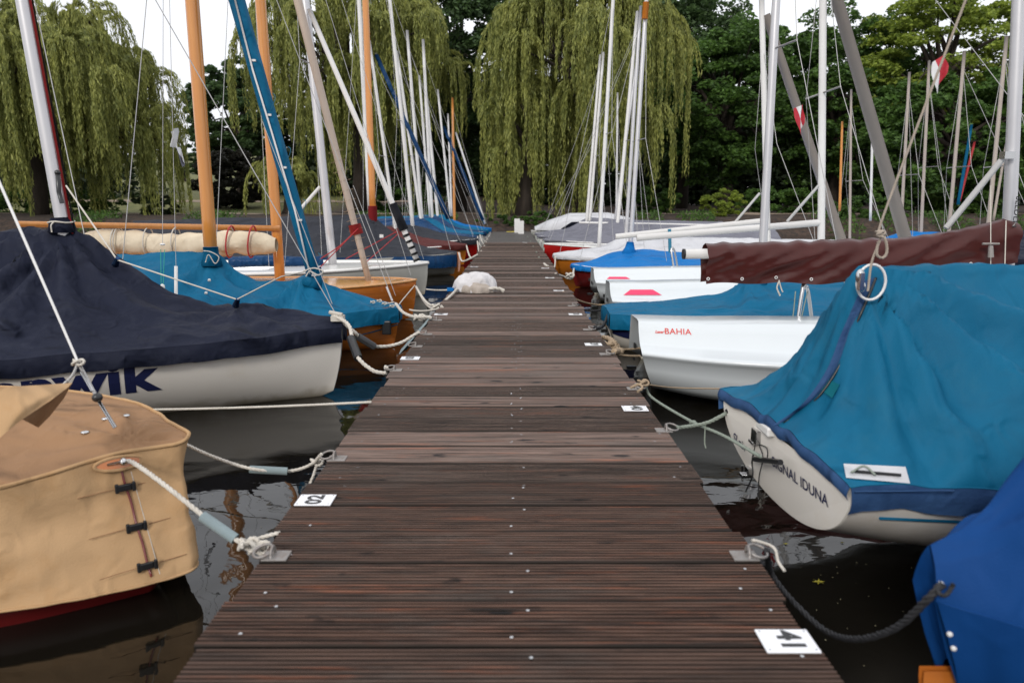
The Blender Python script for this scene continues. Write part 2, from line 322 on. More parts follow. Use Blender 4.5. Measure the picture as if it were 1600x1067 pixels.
# ------------------------------------------------------------------ water, bed and bank
def water():
    m = bpy.data.materials.new('dark_lake_water'); m.use_nodes = True; n = m.node_tree.nodes; L = m.node_tree.links; b = n['Principled BSDF']
    b.inputs['Base Color'].default_value = (.0065, .0055, .004, 1); b.inputs['Roughness'].default_value = .015; b.inputs['IOR'].default_value = 1.34
    b.inputs['Specular IOR Level'].default_value = .75
    g = n.new('ShaderNodeNewGeometry')
    def layer(scale, st, det):
        mp = n.new('ShaderNodeMapping'); mp.inputs['Scale'].default_value = st; L.new(g.outputs['Position'], mp.inputs[0])
        t = n.new('ShaderNodeTexNoise'); t.inputs['Scale'].default_value = scale; t.inputs['Detail'].default_value = det; t.inputs['Distortion'].default_value = .6; L.new(mp.outputs[0], t.inputs[0]); return t.outputs[0]
    b1 = n.new('ShaderNodeBump'); b1.inputs['Strength'].default_value = 1; b1.inputs['Distance'].default_value = .011; L.new(layer(1.9, (1, 1.3, 1), 1.5), b1.inputs['Height'])
    b2 = n.new('ShaderNodeBump'); b2.inputs['Strength'].default_value = 1; b2.inputs['Distance'].default_value = .00045; L.new(layer(11, (1, 1.6, 1), 2), b2.inputs['Height']); L.new(b1.outputs[0], b2.inputs['Normal'])
    L.new(b2.outputs[0], b.inputs['Normal']); return m
w_ = MB(); w_.poly([(-90, -25, 0), (90, -25, 0), (90, 40, 0), (-90, 40, 0)]); struct('water', w_, water())

def bank_h(x, y):
    shore = 25.6 + 1.2 * math.sin(x * .11) + .5 * fbm(x * .3, 0)
    d = y - shore
    if d < 0: return max(-.6, d * .35)
    h = .55 * min(d / 1.6, 1) + .03 * d if d < 6 else .73 + (d - 6) * .004
    if y > 40: h += (y - 40) * (.075 if x < -3 else .02 + .055 * max(0, min(1, (-x + 3) / 6)) if x < 3 else .02)
    return h + .05 * fbm(x * .6, y * .6)
def groundmat():
    m = bpy.data.materials.new('lawn_path_and_bank'); m.use_nodes = True; n = m.node_tree.nodes; L = m.node_tree.links; b = n['Principled BSDF']; b.inputs['Roughness'].default_value = .95
    g = n.new('ShaderNodeNewGeometry'); sx = n.new('ShaderNodeSeparateXYZ'); L.new(g.outputs['Position'], sx.inputs[0])
    def nzz(s, d=6):
        t = n.new('ShaderNodeTexNoise'); t.inputs['Scale'].default_value = s; t.inputs['Detail'].default_value = d; L.new(g.outputs['Position'], t.inputs[0]); return t.outputs[0]
    def rp(s, a, b_, ca, cb):
        r = n.new('ShaderNodeValToRGB'); r.color_ramp.elements[0].position = a; r.color_ramp.elements[1].position = b_; r.color_ramp.elements[0].color = col4(ca); r.color_ramp.elements[1].color = col4(cb); L.new(s, r.inputs[0]); return r.outputs[0]
    soil = rp(nzz(6), .4, .65, (.02, .013, .009), (.06, .034, .021)); lawn = rp(nzz(2.5, 9), .35, .7, (.075, .085, .022), (.15, .14, .045))
    def mx_(f, a, c):
        mm = n.new('ShaderNodeMix'); mm.data_type = 'RGBA'; L.new(f, mm.inputs[0]); L.new(a, mm.inputs[6]); L.new(c, mm.inputs[7]); return mm.outputs[2]
    def step(y0, y1):
        a = n.new('ShaderNodeMapRange'); a.inputs['From Min'].default_value = y0; a.inputs['From Max'].default_value = y1
        ad = n.new('ShaderNodeMath'); ad.operation = 'MULTIPLY_ADD'; L.new(nzz(1.2), ad.inputs[0]); ad.inputs[1].default_value = 1.2; L.new(sx.outputs[1], ad.inputs[2]); L.new(ad.outputs[0], a.inputs[0]); return a.outputs[0]
    lx = n.new('ShaderNodeMapRange'); lx.inputs['From Min'].default_value = -9.5; lx.inputs['From Max'].default_value = -12.5; L.new(sx.outputs[0], lx.inputs[0])
    ml = n.new('ShaderNodeMath'); ml.operation = 'MULTIPLY'; L.new(step(32.5, 33.4), ml.inputs[0]); L.new(lx.outputs[0], ml.inputs[1])
    c = mx_(ml.outputs[0], soil, lawn); L.new(c, b.inputs['Base Color'])
    bp = n.new('ShaderNodeBump'); bp.inputs['Strength'].default_value = .8; bp.inputs['Distance'].default_value = .06; L.new(nzz(9), bp.inputs['Height']); L.new(bp.outputs[0], b.inputs['Normal']); return m
G = []
ys = np.concatenate([np.linspace(22, 34, 40), np.linspace(35, 70, 30), [90, 130, 200, 320]])
xs = np.concatenate([[-260, -150, -100, -75], np.linspace(-60, 60, 121), [75, 100, 150, 260]])
for y in ys: G.append([(x, y, bank_h(x, y)) for x in xs])
gb = MB(); gb.grid(G); struct('ground', gb, groundmat())
M['path'] = mat('pale_gravel_path', (.30, .23, .17), (.2, .15, .11), .95, 6, .4, bump=.5, bs=50, world=True)
for nm, y0, wd, x0, x1 in (('path', 31.2, 1.3, -45, 45), ('path', 47, 1.6, -45, -4)):
    gb = MB(); gb.grid([[(x, y0 + k * wd + .6 * math.sin(x * .12), bank_h(x, y0 + k * wd + .6 * math.sin(x * .12)) + .02) for x in np.linspace(x0, x1, 120)] for k in (0, .25, .5, .75, 1)]); struct(nm, gb, M['path'])
gb = MB(); gb.poly([(-90, -25, -1.6), (90, -25, -1.6), (90, 30, -1.6), (-90, 30, -1.6)]); struct('lake_bed', gb, M['beam'])

# ------------------------------------------------------------------ jetty
DL, DR, DZ = -.584, .556, .325
jetty = thing('jetty', 'long straight jetty of dark grooved planks running between two rows of moored boats', 'jetty', (0, 0, 0))
def plank_mesh(kind):
    mb = MB(); Wd = .1475; T = .032; n = {'g': 12, 'f': 19, 's': 0}[kind]; pr = [(-Wd/2, -T)]
    if n:
        p = Wd / n
        for i in range(n):
            a = -Wd/2 + i * p
            pr += [(a + p * .12, -.0065 if i else -.003), (a + p * .30, 0), (a + p * .70, 0), (a + p * .88, -.0065 if i < n - 1 else -.003)]
            if i == 0: pr[1] = (a, -.004)
            if i == n-1: pr[-1] = (a + p, -.004)
    else: pr += [(-Wd/2, -.004), (-Wd/2 + .006, 0), (0, .0008), (Wd/2 - .006, 0), (Wd/2, -.004)]
    pr += [(Wd/2, -T)]
    rows = [[(x, y, z) for (y, z) in pr] for x in (DL, -.2, .2, DR)]
    mb.grid(rows, False, True); k = len(pr); o = 0
    mb.f += [tuple(range(o, o + k)), tuple(range(o + 3 * k, o + 4 * k))]; mb.sm += [False, False]; return mb
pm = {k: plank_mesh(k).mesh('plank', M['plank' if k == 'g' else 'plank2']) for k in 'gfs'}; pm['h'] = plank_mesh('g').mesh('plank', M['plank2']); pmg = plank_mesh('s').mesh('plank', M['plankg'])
y = .62; i = 0; scr = MB(); PL = []
while y < 21.5:
    i += 1; r = random.random()
    if y > 15.5: me = pmg
    elif y < 1.95: me = pm['g']
    elif y < 3.6: me = pm['s'] if r < .55 else pm['f']
    else: me = pm['h'] if r < .5 else (pm['f'] if r < .75 else pm['s'])
    o = bpy.data.objects.new('plank', me); COL.objects.link(o); o.parent = jetty
    dz = random.uniform(-.0012, .0012); o.location = (random.uniform(-.011, .011), y, DZ + dz); o.rotation_euler = (random.uniform(-.005, .005), random.uniform(-.0008, .0008), random.uniform(-.0022, .0022))
    PL.append(y)
    if y < 9:
        for sx in (DL + .07, .0, .02 if y > 3 else .0, DR - .07):
            for dy in (-.045, .045):
                if random.random() < .72:
                    xx = sx + random.uniform(-.004, .004) + (.035 if dy > 0 else 0); rad = .0038
                    c = Vector((xx, y + dy + random.uniform(-.01, .01), DZ + .0012))
                    scr.add([c + Vector((math.cos(a) * rad, math.sin(a) * rad, 0)) for a in np.linspace(0, 2*math.pi, 9)[:-1]] + [c + Vector((0, 0, -.0015))], [(k, (k+1) % 8, 8) for k in range(8)])
                    scr.tube([c + Vector((0, 0, -.004)), c + Vector((0, 0, .0002))], rad, 8, False)
    y += .1475 + random.uniform(.006, .0135)
part('screw', scr, M['steel'], jetty, kind='stuff')
for x in (DL + .06, -.02, DR - .06): part('stringer', MB().box((x, 11, DZ - .033 - .06), (.07, 21.6, .115)), M['beam'], jetty)
for yy in np.arange(1.2, 21.5, 2.25):
    for x in (DL + .1, DR - .1): part('pile', MB().tube([(x, yy, -1.6), (x, yy, DZ - .15)], .06, 10), M['beam'], jetty)
# number plates -------------------------------------------------------------
def text_mesh(s, size=1., bold=0., shear=0., space=1.):
    c = bpy.data.curves.new('txt', 'FONT'); c.body = s; c.size = size; c.offset = bold; c.shear = shear; c.space_character = space; c.align_x = 'CENTER'; c.align_y = 'CENTER'; c.resolution_u = 3
    o = bpy.data.objects.new('txt', c); COL.objects.link(o); dg = bpy.context.evaluated_depsgraph_get(); dg.update()
    me = bpy.data.meshes.new_from_object(o.evaluated_get(dg)); v = [tuple(p.co) for p in me.vertices]; f = [tuple(p.vertices) for p in me.polygons]
    bpy.data.objects.remove(o); bpy.data.curves.remove(c); return v, f
def plate(px, py, txt, right, label):
    c = gp(px, py, DZ + .003); t = thing('number_plate', label, 'number plate', c, 'white berth number plates on the jetty')
    part('plate_panel', MB().box(c, (.098, .07, .003)), M['plate'], t, bevel=.0008)
    v, f = text_mesh(txt, .060, .0022); s = -1 if right else 1
    # text up -> -X on the left side, +X on the right side
    vv = [c + Vector((-q[1] * s + (.004 if right else 0), q[0] * s, .0022)) for q in v]
    mb = MB(); mb.add(vv, f, False); part('digits', mb, M['black'], t)
    mb = MB()
    for sx in (-1, 1):
        for sy in (-1, 1): mb.tube([c + Vector((sx*.042, sy*.028, .001)), c + Vector((sx*.042, sy*.028, .0024))], .0022, 6)
    part('rivet', mb, M['steel'], t)
for a in [(1230, 1001, '41', 1, 'white plate with black 41 on the nearest plank edge at the right'), (992, 638, '40', 1, 'white plate with black 40 on the right jetty edge near the white open dinghy'),
          (927, 538, '39', 1, 'white plate 39 on the right edge beside the thick tangled mooring rope'), (899, 491, '38', 1, 'small white plate 38, fourth along the right jetty edge'), (873, 454, '37', 1, 'tiny white plate 37 near the red hull under bright blue cover'),
          (859, 434, '36', 1, 'tiny white plate 36 on the right edge by the orange hull'), (852, 419, '35', 1, 'tiny white plate 35 on the right edge past the orange hull'),
          (820, 379, '34', 1, 'far white plate on the right jetty edge by the grey covered boats'),
          (493, 781, '02', 0, 'white plate with black 02 on the left jetty edge between two ring plates'), (641, 559.5, '03', 0, 'white plate 03 on the left jetty edge by the looped white mooring rope'), (689, 491, '04', 0, 'small white plate 04 on the left edge before the white sail heap'),
          (741, 417, '05', 0, 'tiny white plate on the left edge just past the white sail heap')]: plate(*a)

# ------------------------------------------------------------------ mooring fittings
def cleat(px, py, label, right=False):
    c = gp(px, py, DZ + .002); t = thing('ring_plate', label, 'mooring ring', c, 'galvanised ring plates screwed to the jetty edges')
    part('base_plate', MB().box(c, (.058, .046, .004)), M['galv'], t, bevel=.001)
    s = 1 if right else -1
    c2 = c + Vector((s * .008, 0, 0))
    part('staple', MB().tube([c2 + Vector((0, math.cos(a) * .015, .001 + math.sin(a) * .022)) for a in np.linspace(0, math.pi, 9)], .0035, 6), M['galv'], t)
    c3 = c2 + Vector((s * .022, 0, .012))
    part('ring', MB().tube([c3 + Vector((math.cos(a) * .022, math.sin(a) * .020, math.sin(a * 1) * .006 + s * math.cos(a) * -.004)) for a in np.linspace(0, 2 * math.pi, 15)], .0035, 6, False), M['galv'], t)
    return c3 + Vector((s * .02, 0, .002))
CL = [cleat(432, 868, 'ring plate on the left jetty edge nearest the camera, holding the knotted white rope'), cleat(527, 716, 'ring plate on the left edge just beyond plate 02'), cleat(619, 578, 'ring plate on the left edge just before plate 03'),
      cleat(652, 541, 'ring plate on the left edge just beyond plate 03, with no rope'), cleat(668, 522, 'ring plate on the left edge holding the white rope from the blue covered bow'), cleat(684, 500, 'ring plate by plate 04 with blue-grey cloth hanging below')]
CR = [cleat(1163, 868, 'ring plate on the right jetty edge with short white rope looped through', 1), cleat(1037, 672, 'ring plate just before plate 40 holding a green mooring rope', 1), cleat(990, 607, 'ring plate beyond plate 40 where three ropes meet', 1),
      cleat(945, 553, 'ring plate under the thick tangled rope at the right edge', 1), cleat(918, 515, 'small ring plate beyond plate 39', 1), cleat(893, 478, 'small ring plate beyond plate 38 on the right edge', 1)]
def knot(mb, c, s, r, seed=0):
    rr = random.Random(seed); P = []
    for i in range(46):
        a = i / 45 * 2 * math.pi * 2.6
        P.append(Vector(c) + Vector(((math.cos(a * 1.0) * (1 + .45 * math.cos(a * 1.5))) * s, (math.sin(a) * (1 + .4 * math.cos(a * 1.5))) * s * .7, math.sin(a * 1.5) * s * .6)))
    ropemb(P, r, 1, True, False, mb); return mb
def rope(pts, m, label, r=.006, kn=(), group=None, name='mooring_rope', cat_='rope', sleeve=None, twist=True, n=8, ks=.02):
    mb = ropemb(pts, r, n, twist)
    for q in kn: knot(mb, q, ks, r * .9)
    if sleeve is None: return solo(name, mb, M[m], label, cat_, group)
    t = thing(name, label, cat_, pts[0], group); part('line', mb, M[m], t)
    for a, b, rad, mm in sleeve: part('chafe_sleeve', MB().tube([a, b], rad, 10), M[mm], t)
    return t

# ------------------------------------------------------------------ boats
class Boat:
    def __init__(s, name, label, cat_, side, x0, yc, skew=0., group=None, rot=False, heel=0.):
        s.rot = rot; s.heel = heel
        s.side = side; s.x0 = x0; s.yc = yc; s.skew = skew; s.root = thing(name, label, cat_, (side * x0, yc, 0), group); s.seed = yc * 3.7 + side
    def W(s, u, v, z):
        z = z + v * s.heel
        if s.rot:
            c = math.hypot(1, s.skew); return Vector((s.side * s.x0 + s.side * (u - v * s.skew) / c, s.yc + (v + s.skew * u) / c, z))
        return Vector((s.side * (s.x0 + u), s.yc + v + s.skew * u, z))
    def part(s, name, mb, m, **k): return part(name, mb, M[m] if isinstance(m, str) else m, k.pop('parent', s.root), **k)
    def hull(s, tab, m, rake=.05, transom=False, sec=None, ns=14, nu=40, rail=None, railr=.012, name='hull'):
        U = np.linspace(0, 1, nu) ** 1.6 * tab[-1][0]; us = [t[0] for t in tab]
        B = pchip(us, [t[1] for t in tab], U); ZS = pchip(us, [t[2] for t in tab], U); ZK = pchip(us, [t[3] for t in tab], U); P = pchip(us, [t[4] for t in tab], U)
        rows = []; s.tab = tab
        for u, b, zs, zk, p in zip(U, B, ZS, ZK, P):
            half = []
            if sec:
                for fv, fz in sec: half.append((b * fv, zk + (zs - zk) * fz))
            else:
                for i in range(ns + 1):
                    a = i / ns * math.pi / 2; e = 2 / p
                    half.append((b * max(math.cos(a), 0) ** e, zs - (zs - zk) * math.sin(a) ** e))
            f = math.exp(-u / .35); row = []
            for v, z in half: row.append(s.W(u + rake * f * max(0, (ZS[0] - z) / (ZS[0] - ZK[0])) ** 2, -v, z))
            for v, z in half[::-1][1:]: row.append(s.W(u + rake * f * max(0, (ZS[0] - z) / (ZS[0] - ZK[0])) ** 2, v, z))
            rows.append(row)
        mb = MB(); mb.grid(rows); 
        if transom: mb.f.append(tuple(range(len(rows[0])))); mb.sm.append(False)
        s.hmb = mb; h = s.part(name, mb, m)
        if rail:
            rb = MB()
            for k in (0, -1): rb.tube([r[k] + Vector((0, 0, .004)) for r in rows], railr, 6)
            s.part('gunwale_rail', rb, rail)
        s.rows = rows; return h
    def deck(s, m, camber=.03, u1=None, cockpit=None, drop=.005):
        rows = []
        for r in s.rows:
            a, b = r[0], r[-1]; row = []
            for k in range(9):
                t = k / 8; p = a.lerp(b, t); p.z += camber * (1 - (2 * t - 1) ** 2) * min(1, (b - a).length / 1.2) - drop; row.append(p)
            rows.append(row)
        mb = MB()
        if cockpit:
            u0c, u1c = cockpit; sel = lambda r: abs(r[0].x) - s.x0
            pre = [r for r in rows if sel(r) <= u0c + .05]; post = [r for r in rows if sel(r) >= u1c - .1]; mid = [r for r in rows if u0c - .1 <= sel(r) <= u1c + .1]
            if len(pre) > 1: mb.grid(pre)
            if len(post) > 1: mb.grid(post)
            if len(mid) > 1: mb.grid([r[:3] for r in mid]); mb.grid([r[6:] for r in mid]); mb.grid([[r[2], r[2] + Vector((0, .03, -.22)), r[6] + Vector((0, -.03, -.22)), r[6]] for r in mid])
        else: mb.grid(rows)
        return s.part('deck', mb, m)
    def cover(s, tab, m, band=.1, bandm=None, peaks=(), amp=.012, nu=100, nsx=22, name='boat_cover', fr=None, rk=0., damp=3.):
        us = [t[0] for t in tab]; U = np.linspace(tab[0][0], tab[-1][0], nu)
        B = pchip(us, [t[1] for t in tab], U) + .018; ZE = pchip(us, [t[2] for t in tab], U); ZR = pchip(us, [t[3] for t in tab], U); K = pchip(us, [t[4] for t in tab], U)
        sd_ = s.seed
        def wr(u, v, q):
            return wr_(u, v, q) * min(1, .15 + max(u, 0) * damp) * (1 - .8 * q ** 5)
        def wr_(u, v, q):
            w = amp * fbm(u * 3.1 + sd_, v * 5, sd_) + amp * .4 * fbm(u * 9, v * 9, sd_)
            # long drape folds running from ridge to edge
            w += amp * 2.6 * (1 - abs(2 * q - 1)) * (abs(noise.noise(Vector((u * 4.5 + v * 1.4, sd_, v * .6)))) - .2)
            for pu, pa, pk in peaks:
                du = u - pu; rr = math.hypot(du, v * 1.1) + 1e-4; ph = math.atan2(v, du)
                w += pa * math.sin(ph * pk + 1.3 * noise.noise(Vector((rr * 3, ph * 2, sd_)))) * min(1, rr * 5) * math.exp(-rr * 1.5) * (.6 + .8 * noise.noise(Vector((ph * 3, sd_, 0))))
            return w
        def ptop(i, q):   # q in -1..1
            b = B[i]; a = abs(q); t = 1 - a; z = ZE[i] + (ZR[i] - ZE[i]) * t ** K[i]
            v = b * q; w = wr(U[i], v, a)
            return s.W(U[i], v + w * .5 * q, z + w)
        Q = np.linspace(-1, 1, 2 * nsx + 1); rows = []; brows = [[], []]; bd = [0, .25, .55, .8, 1.]
        for i in range(nu):
            rows.append([ptop(i, q) for q in Q])
            for k, q in ((0, -1), (1, 1)):
                e = rows[-1][0 if k == 0 else -1]; r = []
                for f in bd:
                    j = .010 * math.sin(f * math.pi) + .007 * fbm(U[i] * 11, f * 2.4 + k * 5, sd_) * f
                    r.append(e + Vector((0, q * (.004 + j) - (q * .006 * f), -band * f * (1 + .10 * fbm(U[i] * 4, k, sd_)))) + Vector((s.side * rk * f * math.exp(-max(U[i], 0) / .2), 0, 0)))
                brows[k].append(r)
        fr = band if fr is None else fr
        mb = MB(); mb.grid(rows)
        bm = mb if bandm is None else MB()
        if bandm is None:
            # join band rows in a single sheet: top edge shared
            for k in (0, 1): bm.grid(brows[k])
        else:
            for k in (0, 1): bm.grid(brows[k])
        if fr > 0:
            F = [[rows[0][j] + Vector((-s.side * (.002 + .006 * math.sin(f * 3.1) - rk * f), 0, -fr * f * (1 + .05 * fbm(j * .12, 0, sd_)))) for j in range(len(Q))] for f in bd]
            bm.grid(F)
        c = s.part(name, mb, m)
        if bandm is not None: s.part('cover_skirt', bm, bandm, parent=c)
        s.crows = rows
        sm = MB()
        for k in (0, -1): sm.tube([r[k] + Vector((0, (-1 if k == 0 else 1) * .002, .001)) for r in rows], .0022, 4)
        s.part('seam', sm, m, parent=c)
        return c
    def spar(s, p0, p1, Yd, d0, m, d1=None, ext=1., name='mast', z0=None, seg=12, flat=1., parent=None):
        a = at(p0[0], p0[1], Yd); b = at(p1[0], p1[1], Yd); b = a + (b - a) * ext
        if z0 is not None: a = a + (b - a) * ((z0 - a.z) / (b.z - a.z))
        r0 = d0 / FPX * Yd / 2; r1 = (d1 or d0) / FPX * Yd / 2
        n = 10
        o = s.part(name, MB().tube([a.lerp(b, i / n) for i in range(n + 1)], [r0 + (r1 - r0) * i / n for i in range(n + 1)], seg, flat=flat), m, **({'parent': parent} if parent else {}))
        if name == 'mast': s.mb0, s.mb1 = a, b
        return a, b
    def stays(s, bow=.1, m='wire', r=.0028, hw=.7, top=.92, aft=.35, spread=.45, spl=.28):
        a, b = s.mb0, s.mb1; hd = a.lerp(b, top)
        u = abs(a.x) - s.x0
        s.part('stay', MB().tube([hd, s.W(bow, 0, pchip([t[0] for t in s.tab], [t[2] for t in s.tab], bow) + .05)], r, 5), m)
        for q in (-1, 1):
            e = s.W(u + aft, q * hw, .42)
            if spread:
                md = a.lerp(b, spread) + Vector((s.side * .06, q * spl, 0)); s.part('shroud', MB().tube([hd, md, e], r, 5), m)
                s.part('spreader', MB().tube([a.lerp(b, spread), md], .007, 6), 'alud')
            else: s.part('shroud', MB().tube([hd, e], r, 5), m)
def std(L=4.6, bm=.8, zs=.4, zk=-.12, blunt=1., p=1.7):
    return [(0, .014, zs + .03, .02, 1.3), (.22, .2 * blunt * bm / .8, zs + .02, -.03, 1.45), (.7, .5 * bm / .8, zs, zk * .8, p), (1.4, .75 * bm / .8, zs - .02, zk, p + .2), (2.4, .84 * bm / .8, zs - .03, zk, p + .3), (L * .8, .76 * bm / .8, zs - .02, zk * .6, p + .4), (L, .6 * bm / .8, zs, .02, p + .4)]

# decals: project text along a direction on to a mesh
def decal(boat, txt, size, m, org, right, up, mb, bold=0., shear=0., space=1., name='lettering', parent=None, sub=1, xs=1.):
    v, f = text_mesh(txt, size, bold, shear, space); v = [(q[0] * xs, q[1], 0) for q in v]
    bvh = BVHTree.FromPolygons([Vector(x) for x in mb.v], mb.f)
    right = Vector(right).normalized(); up = Vector(up).normalized(); nrm = right.cross(up).normalized()
    import bmesh
    bm = bmesh.new(); vs = [bm.verts.new(Vector(org) + right * q[0] + up * q[1]) for q in v]
    for q in f:
        try: bm.faces.new([vs[i] for i in q])
        except Exception: pass
    bmesh.ops.triangulate(bm, faces=bm.faces[:])
    for _ in range(sub): bmesh.ops.subdivide_edges(bm, edges=[e for e in bm.edges if e.calc_length() > size * .12], cuts=1, use_grid_fill=True)
    bmesh.ops.triangulate(bm, faces=bm.faces[:])
    bm.verts.ensure_lookup_table()
    out_ = []
    for q in bm.verts:
        o = q.co + nrm * .6; h = bvh.ray_cast(o, -nrm, 1.5)
        out_.append((h[0] + nrm * .0025) if h[0] is not None else q.co)
    fs = [tuple(x.index for x in q.verts) for q in bm.faces]; bm.free()
    d = MB(); d.add(out_, fs, False); boat.part(name, d, m)

# ---- L2: white hull, navy cover, lettering
b = Boat('sailing_dinghy', 'white hulled dinghy under a navy cover with large blue letters along its side', 'sailing boat', -1, 1.0, 4.08)
b.hull([(0, .014, .42, .03, 1.5), (.12, .12, .42, -.02, 1.7), (.35, .29, .41, -.05, 1.8), (.78, .53, .40, -.1, 1.9), (1.46, .78, .39, -.15, 2.0), (2.5, .85, .38, -.15, 2), (4, .75, .38, -.08, 2.2), (4.8, .6, .4, 0, 2.2)], 'creamgel', rake=.07)
b.cover([(-.01, .03, .42, .475, 1), (.12, .13, .425, .485, .8), (.35, .31, .415, .50, .8), (.58, .45, .41, .55, .9), (.69, .51, .41, .525, .9), (1.0, .64, .405, .605, 1.15), (1.27, .73, .40, .80, 1.35), (1.55, .81, .395, .985, 1.5), (1.68, .83, .395, .985, 1.4), (2.2, .87, .39, .955, 1.15), (3.5, .82, .39, .92, 1.1), (4.8, .66, .4, .6, 1)],
        'navy', band=.092, peaks=((1.6, .10, 11), (.62, .03, 9)), amp=.018, nu=170, nsx=30)
a, bb = b.spar((97, 338), (36, 0), 4.08, 22, 'alu', 18, 2.6, z0=.5)
b.part('mast_collar', MB().tube([at(97, 355, 4.08) + Vector((0, 0, -.03)), at(96, 346, 4.08), at(95, 340, 4.08)], [.075, .062, .05], 14), 'navy')
b.part('collar_tie', MB().tube([at(96, 347, 4.08) + Vector((math.cos(q) * .066, math.sin(q) * .066, .004 * math.sin(3 * q))) for q in np.linspace(0, 6.28, 18)], .005, 6).tube(cat([at(85, 347, 4.02), at(80, 352, 4.0), at(81, 363, 4.0)]), .004, 6), 'rope')
mt = MB(); 
for k in (.045, .052): mt.tube([a.lerp(bb, .02) + Vector((k, -.01, 0)), a.lerp(bb, .98) + Vector((k * .8, -.01, 0))], .004, 6)
b.part('halyard', mt, 'redrope'); b.part('halyard', MB().tube([a.lerp(bb, .02) + Vector((.06, 0, 0)), a.lerp(bb, .98) + Vector((.04, 0, 0))], .004, 6), 'black')
b.part('spinnaker_fitting', MB().tube([at(90, 270, 4.0), at(92, 300, 4.0), at(97, 318, 4.0)], .012, 8).ball(at(90, 270, 4.0), .016), 'black')
b.part('stay', MB().tube([at(103, 290, 4.0), at(183, 406, 4.0)], .0045, 6), 'rope')
b.part('stay', MB().tube([at(183, 406, 4.0), at(370, 468, 4.0), at(440, 432, 4.0)], .0045, 6), 'rope')
for q in ((183, 406), (371, 470)): b.part('cover_tab', MB().tube([at(q[0] - 3, q[1] + 8, 4.03), at(q[0] + 1, q[1] - 3, 4.0)], [.02, .012], 8), 'trim')
b.part('bow_fitting', MB().box(at(528, 497, 4.05), (.07, .06, .03)).tube([at(515, 488, 4.05), at(535, 492, 4.03)], .012, 8), 'rope')
decal(b, 'enwik', .215, 'ink', at(113, 601, 3.42), (1, .37, .035), (0, .28, 1), b.hmb, bold=.0085, space=1.05, sub=2, xs=1.38)
b.stays(bow=.02, hw=.8, spread=0, r=.003)

# ---- L1: tan covered boat in the left foreground (only its bow shows)
t1 = Boat('sailing_dinghy', 'wooden dinghy wrapped in a tan canvas cover laced down the bow with black clips', 'sailing boat', -1, .95, 2.1)
PT = [(-3.4, 1.25, .40), (-2.4, 1.36, .385), (-1.75, 1.56, .375), (-1.38, 1.73, .385), (-1.2, 1.86, .41), (-1.13, 1.915, .42), (-1.04, 1.955, .425), (-.975, 1.99, .43), (-.985, 2.045, .435), (-1.08, 2.14, .44), (-1.27, 2.33, .44), (-1.65, 2.56, .43), (-2.4, 2.75, .41), (-3.4, 2.78, .40)]
PB = [(-3.4, 1.30, .08), (-2.4, 1.42, .08), (-1.75, 1.54, .08), (-1.32, 1.665, .08), (-1.10, 1.775, .075), (-1.015, 1.825, .075), (-.97, 1.855, .075), (-.93, 1.885, .08), (-.94, 1.935, .08), (-1.02, 2.04, .08), (-1.2, 2.25, .09), (-1.65, 2.48, .1), (-2.4, 2.68, .1), (-3.4, 2.7, .1)]
ct = cat(PT, 14); cb = cat(PB, 14); rows = []
for i_, (a_, b_) in enumerate(zip(ct, cb)):
    row = []
    for k in range(19):
        f = k / 18; p = a_.lerp(b_, f); tg = (ct[min(i_ + 1, len(ct) - 1)] - ct[max(i_ - 1, 0)]); nr = Vector((tg.y, -tg.x, 0)).normalized()
        w = .008 * fbm(p.x * 5, f * 2.2, p.y * 4) + .022 * (.18 - abs(noise.noise(Vector((p.x * 3 + f * 2.2, f * 1.6, p.y * 3))))) + .007 * (.2 - abs(noise.noise(Vector((p.x * 9 - f * 3, f * 5, p.y * 7))))) + .004 * noise.noise(Vector((p.x * 14, p.z * 9, p.y * 14)))
        row.append(p + nr * (w - .012 * math.sin(f * math.pi)))
    rows.append(row)
hr = []
for a_, b_ in zip(ct, cb):
    c_ = Vector((-2.3, 2.1, 0)); q = [b_.lerp(Vector((c_.x, c_.y, b_.z)), t) for t in (.06, .055, .085, .15)]; q[0].z = .13; q[1].z = .09; q[2].z = .03; q[3].z = -.1; hr.append(q)
mb = MB(); mb.grid(hr); t1.part('hull', mb, 'dred')
N = len(rows); iS = 5 * 14
mb = MB(); mb.grid(rows); cv = t1.part('canvas_cover', mb, 'tan')
# top of the cover: loose sheet between the two upper edges, peaked slightly, with a slot at the stem
top = []
iF = 7 * 14 + 4
for i_ in range(0, iF):
    l = rows[iF - i_][0]; r_ = rows[min(iF + int(i_ * (N - 1 - iF) / iF), N - 1)][0]; row = []
    u = max(0, -.95 - (l.x + r_.x) / 2)
    for k in range(29):
        q = k / 28; p = l.lerp(r_, q); cz = 1 - abs(2 * q - 1)
        p.z += cz ** .8 * (.015 + .10 * min(u, 1.)) * min(1, u * 6) + .012 * fbm(p.x * 6, p.y * 6, 4) * cz * 2 + .016 * math.sin(math.atan2(p.y - 1.98, p.x + 1.12) * 9) * cz * min(1, u * 4)
        row.append(p)
    top.append(row)
mb = MB(); mb.grid(top); t1.part('cover_top', mb, 'tan2', parent=cv)
mb = MB(); mb.tube([r[0] + Vector((0, 0, .003)) for r in rows], .006, 6); t1.part('hem', mb, 'tan', parent=cv)
mb = MB(); mb.tube([r[-1] + Vector((0, 0, 0)) for r in rows], .004, 6); t1.part('hem', mb, 'tan', parent=cv)
